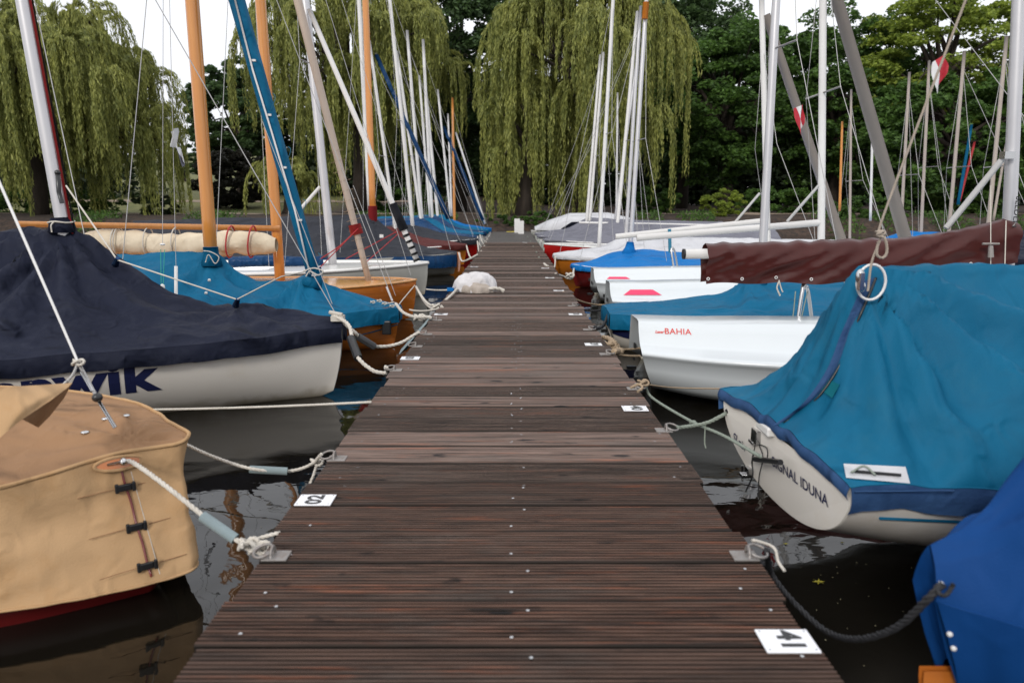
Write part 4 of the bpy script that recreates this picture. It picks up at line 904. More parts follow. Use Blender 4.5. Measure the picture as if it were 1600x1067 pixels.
for t in (.01, .12, .23, .34, .48, .62, .85):
    q = CVR[int(t * 149)][1] + Vector((0, -.006, .012)); mb.tube([q + Vector((math.cos(x) * .0075, 0, math.sin(x) * .0075)) for x in np.linspace(0, 6.283, 12)], .0028, 5, False)
b.part('eyelet', mb, 'wpaint', parent=bcv)
b.part('tie', ropemb([at(1217, 440, 4.02), at(1214, 450, 4.02), at(1219, 462, 4.02)], .005, 5).tube(cat([at(1217, 438, 4.02), at(1221, 452, 4.02), at(1223, 456, 4.0)]), .004, 5), 'rope')
b.part('mainsheet_hoop', MB().tube(cat([at(1241, 545, 4.05), at(1254, 452, 4.1), at(1258, 449, 4.12), at(1263, 458, 4.2), at(1272, 530, 4.5)]), .012, 8), 'steel')
b.part('block', MB().ball(at(1243, 525, 4.0), (.03, .02, .03)).ball(at(1241, 534, 4.0), (.02, .02, .02)).box(at(1243, 543, 4.0), (.05, .03, .01)), 'black')
b.part('mainsheet', MB().tube(cat([at(1243, 455, 4.02), at(1238, 500, 4.0), at(1229, 525, 4.0), at(1236, 540, 4.0), at(1246, 520, 4.0), at(1262, 455, 4.0)]), .0035, 5), 'grope')
b.part('kicker_line', MB().tube([at(1548, 290, 4.0), at(1548, 420, 4.0)], .0025, 5).tube([at(1572, 345, 4.0), at(1570, 415, 4.0)], .003, 5), 'rope')
b.part('kicker_handle', MB().tube([at(1535, 381, 3.98), at(1561, 381, 3.98)], .007, 6).tube([at(1548, 384, 3.98), at(1548, 402, 3.98)], [.012, .016], 8), 'galv')

b5 = bahia('second white open dinghy, showing a pink panel and a light grey sleeved jib', .92, 6.75, -.1, .43, 0)
decal(b5, 'BAHIA', .05, 'redink', at(1005, 460, 6.2), (1, -.12, 0), (0, .45, 1), b5.hmb, space=1.05, sub=0)
a, bb = b5.spar((1283, 395), (1286, 0), 6.5, 11, 'wpaint', 10, 1.6, z0=.4); b5.mb0, b5.mb1 = a, bb
for q in (-1, 1): b5.part('shroud', MB().tube([a.lerp(bb, .8), a.lerp(bb, .45) + Vector((0, q * .35, 0)), Vector((a.x + .3, 6.5 + q * .8, .45))], .003, 5), 'wire'); b5.part('spreader', MB().tube([a.lerp(bb, .45), a.lerp(bb, .45) + Vector((0, q * .35, 0))], .008, 6), 'alud')
b5.part('jib_sleeve', MB().tube([at(1428, 420, 6.5), at(1302, -20, 6.5)], [.075, .065], 10, flat=.7), 'greyslv')
b5.part('boom', MB().tube([at(995, 372, 6.5), at(1281, 348, 6.5)], .03, 8), 'wpaint'); b5.part('kicker_strut', MB().tube([at(1230, 346, 6.5), at(1281, 288, 6.5)], .013, 8), 'wpaint')
mb = MB(); mb.poly([at(977, 463, 6.14), at(1000, 452.5, 6.19), at(1022, 452.5, 6.15), at(1032, 461, 6.09)]); 
bvh5 = BVHTree.FromPolygons([Vector(x) for x in b5.hmb.v], b5.hmb.f)
def panel(bt, pts, m):
    bvh = BVHTree.FromPolygons([Vector(x) for x in bt.hmb.v], bt.hmb.f); o = Vector((0, 0, CZ)); g = []
    A_, B_, C_, D_ = pts
    for i in range(7):
        row = []
        for k in range(4):
            x = (A_[0] * (1 - i / 6) + B_[0] * i / 6) * (1 - k / 3) + (D_[0] * (1 - i / 6) + C_[0] * i / 6) * k / 3; yv = (A_[1] * (1 - i / 6) + B_[1] * i / 6) * (1 - k / 3) + (D_[1] * (1 - i / 6) + C_[1] * i / 6) * k / 3
            d = (at(x, yv, 3) - o).normalized(); h = bvh.ray_cast(o, d); row.append((h[0] if h[0] else at(x, yv, 6)) - d * .006)
        g.append(row)
    q = MB(); q.grid(g); bt.part('colour_panel', q, m)
panel(b5, [(985, 452.5), (1020, 452.5), (1034, 461), (974, 461)], 'pink')
b5.part('mainsheet_hoop', MB().tube(cat([at(1113, 462, 6.3), at(1108, 392, 6.35), at(1114, 392, 6.4), at(1124, 462, 6.7)]), .012, 8), 'steel')
b5.part('block', MB().ball(at(1100, 455, 6.3), .035).ball(at(1108, 455, 6.3), .03), 'black')
b5.part('tiller', MB().box(at(1095, 459, 6.4), (.42, .04, .03)), 'alud')
b6 = bahia('third white open dinghy with a pink panel, beside the bright blue cover', .95, 8.35, -.08, .41, 0)
panel(b6, [(952, 432.5), (978, 432.5), (985, 436), (948, 436)], 'pink')
a, bb = b6.spar((1200, 385), (1190, 0), 8.2, 9, 'wpaint', 8, 1.05, z0=.4); b6.mb0, b6.mb1 = a, bb
for q in (-1, 1): b6.part('shroud', MB().tube([a.lerp(bb, .8), a.lerp(bb, .45) + Vector((0, q * .35, 0)), Vector((a.x + .3, 8.2 + q * .8, .45))], .0035, 5), 'wire')
b6.part('jib_sleeve', MB().tube([at(1325, 405, 8.2), at(1197, 24, 8.2)], [.07, .06], 10, flat=.7), 'greyslv')
b6.part('boom', MB().tube([at(962, 370, 8.2), at(1196, 345, 8.2)], .032, 8), 'wpaint'); b6.part('kicker_strut', MB().tube([at(1148, 348, 8.2), at(1187, 302, 8.2)], .014, 8), 'wpaint')
b6.part('mainsheet_hoop', MB().tube(cat([at(1056, 438, 8.), at(1049, 393, 8.05), at(1054, 393, 8.1), at(1062, 438, 8.3)]), .012, 8), 'steel')
b6.part('mainsheet', MB().tube([at(1046, 358, 8.1), at(1047, 395, 8.1)], .02, 6), 'tealrope')

# ---- R4: teal cover low boat between the white dinghies
b = Boat('sailing_dinghy', 'low cream hulled dinghy with navy band under a teal cover, between two white dinghies', 'sailing boat', 1, .76, 5.5)
b.hull([(0, .2, .30, .02, 2), (.08, .27, .30, -.02, 2), (.4, .45, .29, -.07, 2), (1.2, .72, .29, -.1, 2.1), (2.4, .8, .29, -.1, 2.1), (3.8, .65, .3, -.05, 2.1), (4.6, .45, .31, .02, 2.1)], 'creamgel', rake=.06, transom=True, rail='ink')
b.part('hull_band', MB().grid([[r[k] + Vector((-.004, -.006, 0)) for k in range(0, 6)] for r in b.rows]), 'ink')
b.cover([(-.02, .22, .31, .33, 1), (.1, .3, .315, .345, 1), (.5, .5, .31, .375, 1), (.95, .66, .31, .45, 1.3), (1.1, .7, .31, .60, 1.9), (1.2, .73, .31, .56, 1.4), (1.4, .76, .31, .57, 1.1), (2.4, .82, .31, .57, .9), (4.6, .5, .31, .5, 1)], 'teal', band=.12, peaks=((1.1, .035, 9),), amp=.012, nu=130)
b.tab = [(0, 0, .3), (4.6, 0, .3)]
b.spar((1190, 420), (1213, 0), 5.5, 13, 'alu', 11, 1.8, z0=.35); b.stays(hw=.75, spread=.5, bow=4.4)
b.part('mast_collar', MB().tube([at(1186, 462, 5.45), at(1189, 448, 5.45), at(1191, 440, 5.45)], [.09, .05, .045], 10), 'teal')
b.part('collar_strap', MB().tube([at(1176, 470, 5.35), at(1196, 458, 5.35)], .014, 6).tube([at(1196, 462, 5.35), at(1232, 495, 5.3)], .008, 6), 'black')
# ---- R7 bright blue, red hull
b7 = far_boat('dark red hulled dinghy under a bright blue cover on the right side', 1, .83, 9.75, 'dred', 'bblue', [((985, 385), (1010, 0), 9, 'alu', 1.1, LM)], zs=.28, ridge=.52, beam=.85, um=.8, blunt=1.7, band=.06, kc=.8)
b7.part('mast_collar', MB().tube([at(982, 402, 9.7), at(984, 388, 9.7), at(985, 378, 9.7)], [.14, .07, .045], 10), 'bblue')
b7.part('mast_tip_tape', MB().tube([at(1007.5, 30, 9.7), at(1009.5, 4, 9.7)], .04, 8), 'orange')
b7.part('collar_strap', MB().box(at(992, 402, 9.5), (.12, .02, .02)).box(at(1001, 412, 9.4), (.12, .02, .02)).box(at(1010, 420, 9.3), (.12, .02, .02)), 'black')
far_boat('orange varnished dinghy under a light grey cover, beyond the bright blue one', 1, .68, 11.5, 'orangeh', 'lgrey', [((936, 385), (958, 0), 7.5, 'wpaint', 1.1, LM)], zs=.30, ridge=.66, um=1.3, blunt=1.4, beam=.85, band=.06)
far_boat('red hulled dinghy with white deck, fifth from the far end of the right row', 1, .60, 13.4, 'redh', 'white', [((978, 370), (1001, 10), 7, 'alu', 1., LM)], zs=.37, ridge=.7, open_=True)
far_boat('white dinghy with mid grey cover and long white boom on the right side', 1, .66, 14.9, 'white', 'mgrey', [((963, 370), (996, 18), 7, 'wpaint', 1., LM), ((905, 348), (1120, 352), 4, 'wpaint', 1., 'boom')], zs=.38, ridge=.78, band=.04)
far_boat('white hulled dinghy with slate grey cover and two leaning spars', 1, .60, 16.6, 'white', 'mgrey', [((921, 350), (943, 82), 5.5, 'wpaint', 1., LM), ((915, 365), (938, 86), 5.5, 'wpaint', 1., 'pole')], zs=.38, ridge=.82, band=.04)
far_boat('white dinghy with grey cover next to the canopied boat at the jetty end', 1, .6, 18.3, 'white', 'mgrey', [((963, 352), (965, 145), 4, 'wpaint', 1., LM), ((957, 372), (1000, 60), 5, 'alu', 1., 'pole')], zs=.37, ridge=.8, band=.04)
# canopied motor boat
b = Boat('covered_motorboat', 'small motorboat with silver grey canopy and dark window, last in the right row', 'motor boat', 1, .55, 20.6)
b.hull(std(4.2, .85, .36, -.1, 1.6), 'ggel', rail='white'); b.deck('white')
C2 = []
for u, hb, z0, z1 in ((.1, .35, .42, .48), (.5, .62, .42, .66), (1.1, .8, .42, .86), (2.2, .88, .42, .88), (2.9, .8, .42, .72)):
    C2.append([b.W(u, -hb, z0), b.W(u, -hb * .95, z0 + (z1 - z0) * .6), b.W(u, -hb * .5, z1), b.W(u, 0, z1 + .03), b.W(u, hb * .5, z1), b.W(u, hb * .95, z0 + (z1 - z0) * .6), b.W(u, hb, z0)])
mb = MB(); mb.grid(C2); b.part('canopy', mb, 'lgrey')
mb = MB(); mb.poly([b.W(.8, -.75, .46), b.W(1.1, -.82, .66), b.W(2.3, -.9, .68), b.W(2.4, -.92, .46)]); b.part('canopy_window', mb, 'glassd')

# ---- second row to the right, at the neighbouring jetty
k = 0
for (lab, x0, yc, cm, ms, hm) in [('light blue covered dinghy behind the grey sleeved jib, by a bare pole', 5.0, 11.2, 'bblue', [((1328, 350), (1330, 140), 5, 'greyslv', 1., LM), ((1312, 330), (1316, 190), 5, 'spruce', 1., 'pole')], 'white'),
        ('navy covered boat behind the brown boom cover, with red tipped mast', 5.9, 10.6, 'navy', [((1408, 352), (1421, 113), 6, 'greyslv', 1., LM), ((1360, 345), (1364, 175), 5, 'wpaint', 1., 'pole')], 'white'),
        ('navy covered boat next right, with red topped mast and white boom', 7.2, 11.8, 'navy', [((1440, 345), (1452, 95), 6, 'greyslv', 1., LM), ((1430, 372), (1530, 374), 5, 'wpaint', 1., 'boom')], 'white'),
        ('boat at the right with teal and red rolled sails leaning by its mast', 7.6, 10.2, 'navy', [((1484, 345), (1507, 80), 7, 'greyslv', 1., LM), ((1497, 320), (1518, 195), 6, 'teal', 1., 'sail_sleeve'), ((1499, 315), (1523, 222), 5, 'redrope', 1., 'sail_sleeve')], 'white'),
        ('teal covered boat seen just left of the big mast at the right edge', 6.6, 8.6, 'teal', [((1545, 345), (1573, 57), 8, 'greyslv', 1., LM), ((1552, 345), (1572, 225), 5, 'greyslv', 1., 'pole')], 'white')]:
    far_boat(lab, 1, x0, yc, hm, cm, ms, zs=.38, ridge=.72, L=4.4, beam=.75, um=1.2)

# pennants
def pennant(name, pts, cols, label, Yd):
    t = thing(name, label, 'pennant', at(*pts[0], Yd)); n = len(cols)
    A_, B_, C_, D_ = pts
    for j, c in enumerate(cols):
        g = []
        for i in range(9):
            f = j / n + i / 8 / n; row = []
            for kx in range(7):
                q = kx / 6; l = Vector(A_).lerp(Vector(D_), q); r = Vector(B_).lerp(Vector(C_), q); p = l.lerp(r, f)
                row.append(at(p[0], p[1], Yd) + Vector((0, .004 * Yd * math.sin(f * 7 + q * 5), 0)))
            g.append(row)
        mb = MB(); mb.grid(g); part('stripe', mb, M[c], t)
pennant('pennant', [(1240, 170), (1256, 163), (1256, 190), (1250, 212)], ['flagr', 'flagw', 'flagr'], 'small red and white pennant hanging left of the upright white mast', 5.4)
pennant('pennant', [(1456, 100), (1478, 82), (1480, 110), (1462, 148)], ['flagw', 'flagr', 'flagr'], 'red and white pennant high on the slanting line at the right', 2.2)
pennant('pennant', [(267, 206), (277, 200), (279, 232), (268, 230)], ['flagw', 'flagw'], 'white and grey pennant on thin line left of the orange mast', 4.95)
pennant('pennant', [(274, 232), (280, 230), (288, 250), (287, 262)], ['flagg', 'flagw'], 'grey tail pennant below the white one', 4.95)

# ------------------------------------------------------------------ ropes
z = DZ
rope([onst(.05, .012, .01), onst(.05, .03, .03), at(250, 752, 1.80), at(318, 806, 1.74), at(360, 838, 1.72), at(378, 848, 1.68), CL[0] + Vector((-.03, 0, .01))], 'rope', 'thick white rope with grey hose and big knot, from the tan covered boat', .0068, kn=(at(388, 850, 1.60), at(405, 856, 1.58)), sleeve=((at(316, 806, 1.745), at(368, 842, 1.72), .0145, 'hose'),), ks=.018)
rope([at(392, 845, 1.62), at(410, 839, 1.62), at(437, 832, 1.62)], 'rope', 'short rope tail from the big white knot to the plank edge', .0055)
rope([at(286, 692, 2.25), at(330, 712, 2.2), at(392, 732, 2.16), at(450, 736, 2.2), at(485, 726, 2.2), CL[1]], 'rope', 'white rope with grey hose ending at the ring plate beyond plate 02', .0058, kn=(at(494, 722, 2.19),), sleeve=((at(390, 733, 2.17), at(449, 736, 2.19), .0125, 'hose'),), ks=.015)
rope([at(495, 726, 2.2), at(490, 742, 2.14), at(482, 760, 2.12), at(472, 775, 2.1)], 'rope', 'loose rope end hanging down beside the planks by plate 02', .005)
rope(sag(at(214, 640, 3.1), gp(580, 628, DZ + .01), .006), 'rope', 'thin straight white rope crossing to the jetty in front of the lettered hull', .0055)
rope([at(520, 492, 4.05), at(545, 508, 3.95), at(552, 540, 3.8), at(562, 562, 3.7), at(585, 580, 3.65), at(605, 582, 3.63), CL[2]], 'rope', 'white looped rope with black sleeve from the lettered boat to the ring before plate 03', .011, sleeve=((at(548, 528, 3.85), at(560, 560, 3.72), .024, 'black'),))
rope([at(522, 492, 4.05), at(555, 520, 4.1), at(580, 540, 4.25), at(620, 538, 4.3), CL[4]], 'rope', 'white rope with black sleeve from the lettered boat to the ring beyond plate 03', .011, sleeve=((at(558, 525, 4.12), at(584, 541, 4.24), .022, 'black'),))
rope([at(618, 474, 5.4), at(630, 488, 5.3), at(648, 495, 5.1), at(668, 495, 5.0), CL[5]], 'rope', 'pale rope from the teal covered wooden bow to the ring near plate 04', .012, kn=(at(655, 496, 5.1),), ks=.03)
rope([at(616, 472, 5.5), at(560, 483, 5.6)], 'rope', 'thin lashing line at the teal covered bow', .005)
rope(sag(at(640, 484, 6.4), gp(692, 480, DZ + .01), .02), 'rope', 'thin rope from the second wooden bow to the jetty', .008)
rope([at(648, 446, 6.9), at(628, 470, 6.5), at(618, 484, 6.2)], 'rope', 'short rope hanging from the wooden stem', .006)
rope([at(650, 448, 6.9), at(664, 470, 6.3), at(680, 478, 6.1), gp(700, 466, DZ + .01), gp(714, 452, DZ + .03)], 'rope', 'pale rope running past the wooden stem up to the sail heap', .012, kn=(at(682, 480, 5.9),), ks=.035)
rope(sag(at(666, 452, 7.9), gp(712, 452, DZ + .01), .01), 'rope', 'straight thin rope from the pale grey bow to the sail heap', .008)
rope(sag(at(653, 452, 8.3), gp(690, 478, DZ + .01), .1), 'rope', 'sagging rope from the pale grey bow', .009)
rope([at(717, 395, 11.3), at(722, 408, 10.9), gp(735, 404, DZ), gp(746, 398, DZ + .02)], 'rope', 'white rope by the dark blue skirted bow', .014)
for j, (x0, y0, Yb, x1, y1) in enumerate([(729, 384, 13.2, 742, 400), (746, 377, 14.8, 752, 392), (746, 370, 16.4, 757, 384), (750, 367, 18, 760, 378), (752, 365, 19.4, 762, 374), (755, 362, 20.8, 765, 369)]):
    rope(sag(at(x0, y0, Yb), gp(x1, y1, DZ + .01), .12), 'rope', ['white rope from the maroon covered bow', 'white rope from the red hull bow in the left row', 'white rope from the mid blue covered bow', 'rope from the white foredeck boat in the left row', 'rope from the third last boat of the left row', 'rope from the second last boat of the left row'][j], .014, group='mooring ropes of the far left row', n=3)
# right side
rope([at(1473, 912, 1.14), at(1450, 935, 1.14), at(1400, 980, 1.2), at(1340, 998, 1.3), at(1290, 985, 1.42), at(1240, 940, 1.52), at(1205, 895, 1.62), CR[0]], 'brope', 'thick black rope dipping from the royal blue bow to the nearest right ring', .0072, kn=(at(1192, 880, 1.65),), ks=.014)
rope([CR[0] + Vector((-.03, .0, .02)), CR[0] + Vector((-.035, -.01, .03)), CR[0] + Vector((.012, -.01, .012)), CR[0] + Vector((.005, -.06, .004)), CR[0] + Vector((.008, -.09, -.002))], 'rope', 'short frayed white rope through the nearest right ring', .0035)
rope([at(1150, 632, 2.5), at(1130, 648, 2.5), at(1100, 662, 2.48), at(1060, 668, 2.42), CR[1]], 'grope', 'greenish rope with black sleeve from the teal covered stern corner', .0075, sleeve=((at(1151, 632, 2.5), at(1136, 645, 2.5), .013, 'black'),))
rope([CR[2], at(1020, 622, 3.0), at(1080, 658, 2.6), at(1130, 680, 2.35), at(1188, 713, 2.02)], 'grope', 'greenish rope running from ring beyond plate 40 to the lettered transom', .006, kn=(at(1082, 660, 2.6),), ks=.008)
rope([at(1102, 664, 2.48), at(1101, 690, 2.46), at(1103, 700, 2.44)], 'grope', 'rope end dangling over the water left of the lettered transom', .003)
rope([CR[2] + Vector((0, .02, 0)), at(1060, 606, 3.4), at(1180, 608, 3.4)], 'tanrope', 'thin tan line stretched low along the nearest white dinghy', .004)
rope([at(985, 606, DZ and 2.72), at(998, 600, 2.72), at(1004, 606, 2.7), at(996, 612, 2.68)], 'tanrope', 'knotted tan rope bundle at the ring beyond plate 40', .006, kn=(CR[2] + Vector((-.01, 0, .012)),), ks=.018)
rope([CR[3], at(968, 548, 4.2), at(960, 535, 4.3), at(948, 528, 4.5), at(936, 529, 4.6), at(950, 541, 4.3), at(972, 548, 4.1), at(958, 556, 4.0), at(950, 556, 3.95)], 'tanrope', 'thick tangled tan rope beside plate 39', .017, kn=(at(952, 540, 4.2),), ks=.03)
rope(sag(at(960, 553, 4.0), at(1000, 556, 4.1), .005), 'tanrope', 'tan rope from the tangle to the white stern', .007)
rope(sag(at(962, 545, 4.2), at(1000, 544, 4.3), .005), 'tanrope', 'upper tan rope from the tangle to the white stern', .007)
rope([at(952, 487, 5.4), at(945, 505, 5.3), at(936, 513, 5.1), at(925, 512, 5.0), CR[4]], 'brope', 'dark rope looping from the teal covered bow to the right edge', .014)
rope([CR[5], at(915, 485, 5.9), at(935, 485, 6.0), at(958, 480, 6.2)], 'brope', 'dark line from the ring beyond plate 38 to the second white dinghy', .009)
rope([gp(880, 456, DZ), at(905, 470, 6.8), at(930, 476, 7.2), at(955, 476, 7.2)], 'tanrope', 'tan line sagging towards the third white dinghy stern', .009)
rope([at(897, 420, 9.6), at(893, 435, 9.2), at(880, 432, 9.4), gp(868, 428, DZ)], 'rope', 'pale rope from the bright blue covered bow', .014, kn=(at(890, 430, 9.2),), ks=.04)
rope([at(868, 400, 11.4), at(866, 418, 11), gp(856, 416, DZ), gp(850, 412, DZ)], 'rope', 'pale rope at the bow of the light grey covered boat', .014)
for j, (x0, y0, Yb, x1, y1) in enumerate([(850, 388, 13.2, 842, 402), (850, 377, 14.8, 838, 394), (842, 374, 16.4, 833, 385), (838, 370, 18.2, 829, 377), (832, 365, 20.4, 824, 370)]):
    rope(sag(at(x0, y0, Yb), gp(x1, y1, DZ + .01), .12), 'grope', ['rope from the red hull with white deck', 'rope from the white boat with mid grey cover', 'rope from the slate grey covered boat', 'rope from the boat beside the canopied one', 'rope from the canopied motorboat'][j], .014, group='mooring ropes of the far right row', n=3)

# ------------------------------------------------------------------ jetty end things
t = thing('sail_heap', 'crumpled heap of white sailcloth lying on the left edge of the jetty', 'sail bundle', gp(742, 455, DZ))
c0 = gp(742, 456, DZ); 
def heap(cx, cy, rx, ry, h, seed, mname, nm, lean=0, cr=.04):
    g = []
    for i in range(22):
        f = i / 21; row = []
        for j in range(44):
            a_ = 2 * math.pi * j / 44; rr = math.sin(f * math.pi / 2) ** .75 * (1 + .12 * noise.noise(Vector((math.cos(a_) * 1.6, math.sin(a_) * 1.6, seed)))); z_ = h * math.cos(f * math.pi / 2) ** .8
            w = cr * (.35 - 1.3 * abs(noise.noise(Vector((math.cos(a_) * rr * 1.6 + z_ * 3, math.sin(a_) * rr * 1.9 + z_ * 4, seed)))) - .7 * abs(noise.noise(Vector((a_ * 1.2 + z_ * 9, z_ * 7, seed)))) * (rr > .3)) + cr * .45 * math.sin(a_ * 6 + 2.5 * math.sin(a_ * 2 + seed)) * f ** 2
            row.append((cx + (rx + w) * rr * math.cos(a_) + lean * z_, cy + (ry + w) * rr * math.sin(a_), max(DZ + .003, DZ + z_ + w * math.cos(f * 1.4))))
        g.append(row)
    mb = MB(); mb.grid(g, True, True); part(nm, mb, M[mname], t)
M['sailw'] = mat('dull_white_sailcloth', (.60, .58, .58), (.5, .48, .48), .7, 8, .4, bump=.1, bs=40, crease=.5); M['sailt'] = mat('beige_rope_coil', (.42, .36, .31), (.27, .23, .19), .8, 14, .3, bump=.6, bs=40)
heap(c0.x, c0.y + .10, .205, .19, .165, 3, 'sailw', 'sail_bundle'); heap(c0.x + .02, c0.y - .05, .15, .08, .085, 8, 'sailt', 'folded_cloth', cr=.03)
part('blue_tag', MB().box((c0.x - .23, c0.y + .02, DZ + .02), (.06, .04, .03)), M['bblue'], t)
rope([(c0.x + .1, c0.y - .1, DZ + .03), (c0.x + .2, c0.y - .06, DZ + .04), (c0.x + .27, c0.y - .03, DZ + .015)], 'rope', 'rope end poking from the right side of the sail heap', .02)
for (px, lab, hh) in ((808, 'white square post at the jetty end, the farther left one of two', .40), (814, 'white square post at the jetty end, the nearer right one of two', .36)):
    yy = 20.9 if px == 808 else 20.0; p = at(px, 350, yy); solo('bollard_post', MB().box((p.x, yy, DZ + hh / 2), (.16, .12, hh)), M['plaster'], lab, 'post', 'white posts at the jetty end')
solo('yellow_strip', MB().box((.02, 21.3, DZ + .012), (.36, .12, .02)), M['yellow'], 'yellow painted strip across the jetty end left of the white posts', 'strip')
# cloth hanging over the left edge by plate 04, floating leaves
mb = MB(); ca = gp(678, 497, DZ + .01); g = []
for i in range(8):
    for_ = i / 7; g.append([ca + Vector((-.02 - .20 * for_ + .02 * math.sin(k * 2), -.03 - .10 * for_ + .06 * (k - 2) * (.3 + for_ * .4), .0 - .22 * for_ + .015 * math.sin(k * 2.5))) for k in range(5)])
mb.grid(g); solo('hanging_cloth', mb, M['hose'], 'pale blue grey cloth hanging over the left jetty edge by plate 04', 'cloth')
for (px, py, s, lab) in ((1279, 908, .02, 'yellow leaf floating in the dark water left of the royal blue boat'), (1316, 847, .008, 'tiny yellow leaf floating below the teal striped hull'), (1228, 849, .010, 'small yellow leaf floating near the jetty at the right')):
    c = gp(px, py, .003); mb = MB()
    for a_ in (0, 1.1, 2.3): mb.poly([c + Vector((math.cos(a_) * s, math.sin(a_) * s, 0)), c + Vector((math.cos(a_ + 1.57) * s * .2, math.sin(a_ + 1.57) * s * .2, .001)), c + Vector((-math.cos(a_) * s, -math.sin(a_) * s, 0)), c - Vector((math.cos(a_ + 1.57) * s * .2, math.sin(a_ + 1.57) * s * .2, .001))])
    solo('floating_leaf', mb, M['litter'], lab, 'leaf')

mb = MB(); rs = random.Random(3)
for k in range(46):
    q = gp(rs.gauss(1318, 60), rs.gauss(925, 45), .002) if k < 30 else gp(rs.uniform(330, 420), rs.uniform(760, 960), .002); r_ = rs.uniform(.0008, .0022)
    if q.x > .6 or q.x < -.62: mb.poly([q + Vector((math.cos(a_) * r_, math.sin(a_) * r_ * 1.3, 0)) for a_ in np.linspace(0, 6.28, 6)[:-1]])
o = struct('floating_specks', mb, mat('pale_floating_bits', (.3, .27, .16), (.2, .18, .1), .8), 'stuff')
# ------------------------------------------------------------------ trees
def leafmat(name, c1, c2, trans=.35):
    m = bpy.data.materials.new(name); m.use_nodes = True; n = m.node_tree.nodes; L = m.node_tree.links; b = n['Principled BSDF']; o = n['Material Output']
    g = n.new('ShaderNodeNewGeometry'); t = n.new('ShaderNodeTexNoise'); t.inputs['Scale'].default_value = .9; t.inputs['Detail'].default_value = 5; t.inputs['Roughness'].default_value = .75; L.new(g.outputs['Position'], t.inputs[0])
    ad = n.new('ShaderNodeMath'); ad.operation = 'MULTIPLY_ADD'; L.new(g.outputs['Random Per Island'], ad.inputs[0]); ad.inputs[1].default_value = .35; L.new(t.outputs[0], ad.inputs[2])
    r = n.new('ShaderNodeValToRGB'); r.color_ramp.elements[0].position = .45; r.color_ramp.elements[1].position = .9; r.color_ramp.elements[0].color = col4(c2); r.color_ramp.elements[1].color = col4(c1); L.new(ad.outputs[0], r.inputs[0])
    L.new(r.outputs[0], b.inputs['Base Color']); b.inputs['Roughness'].default_value = .55; b.inputs['Specular IOR Level'].default_value = .3
    tr = n.new('ShaderNodeBsdfTranslucent'); L.new(r.outputs[0], tr.inputs[0]); mxs = n.new('ShaderNodeMixShader'); mxs.inputs[0].default_value = trans
    L.new(b.outputs[0], mxs.inputs[1]); L.new(tr.outputs[0], mxs.inputs[2]); L.new(mxs.outputs[0], o.inputs[0]); return m
M['willow'] = leafmat('willow_leaves', (.37, .38, .10), (.12, .145, .036)); M['willowd'] = leafmat('shaded_willow_leaves', (.15, .155, .045), (.055, .068, .018))
M['oak'] = leafmat('dark_broad_leaves', (.085, .145, .045), (.026, .050, .020)); M['lime'] = leafmat('mid_green_leaves', (.10, .19, .034), (.028, .062, .015)); M['bright'] = leafmat('light_green_leaves', (.30, .37, .05), (.11, .16, .028))
M['bushm'] = leafmat('bush_leaves', (.035, .055, .02), (.015, .024, .011)); M['purple'] = leafmat('dark_purple_leaves', (.035, .032, .022), (.017, .018, .014))
M['bark'] = mat('tree_bark', (.05, .036, .025), (.022, .016, .012), .9, 3, .3, stretch=(3, 3, .6), bump=.8, bs=12, bdist=.03)
def leaves_mesh(name, C, D, S, Wd, m):
    # C centres, D long direction, S half length, Wd half width : rhombus leaves
    n = len(C); Rn = rng.normal(size=(n, 3)); Sd = np.cross(D, Rn); Sd /= np.linalg.norm(Sd, axis=1)[:, None] + 1e-9
    V = np.empty((n, 4, 3)); V[:, 0] = C - D * S[:, None]; V[:, 1] = C + Sd * Wd[:, None]; V[:, 2] = C + D * S[:, None]; V[:, 3] = C - Sd * Wd[:, None]
    me = bpy.data.meshes.new(name); me.vertices.add(4 * n); me.vertices.foreach_set('co', V.reshape(-1)); me.loops.add(4 * n); me.loops.foreach_set('vertex_index', np.arange(4 * n, dtype=np.int32))
    me.polygons.add(n); me.polygons.foreach_set('loop_start', np.arange(0, 4 * n, 4, dtype=np.int32)); me.update(calc_edges=True); me.materials.append(m); return me
def limbs(mb, base, top, r, heads, rr):
    base = Vector(base); top = Vector(top)
    mb.tube([base, base.lerp(top, .3) + Vector((.08, 0, 0)), base.lerp(top, .7), top], [r * 1.3, r, r * .85, r * .6], 10)
    for h in heads:
        h = Vector(h); f = rr.uniform(.55, 1); a = base.lerp(top, f); md = a.lerp(h, .5) + Vector((rr.uniform(-.3, .3), rr.uniform(-.3, .3), rr.uniform(.1, .6)))
        mb.tube(cat([a, md, h], 5), [r * .42, r * .09], 6)
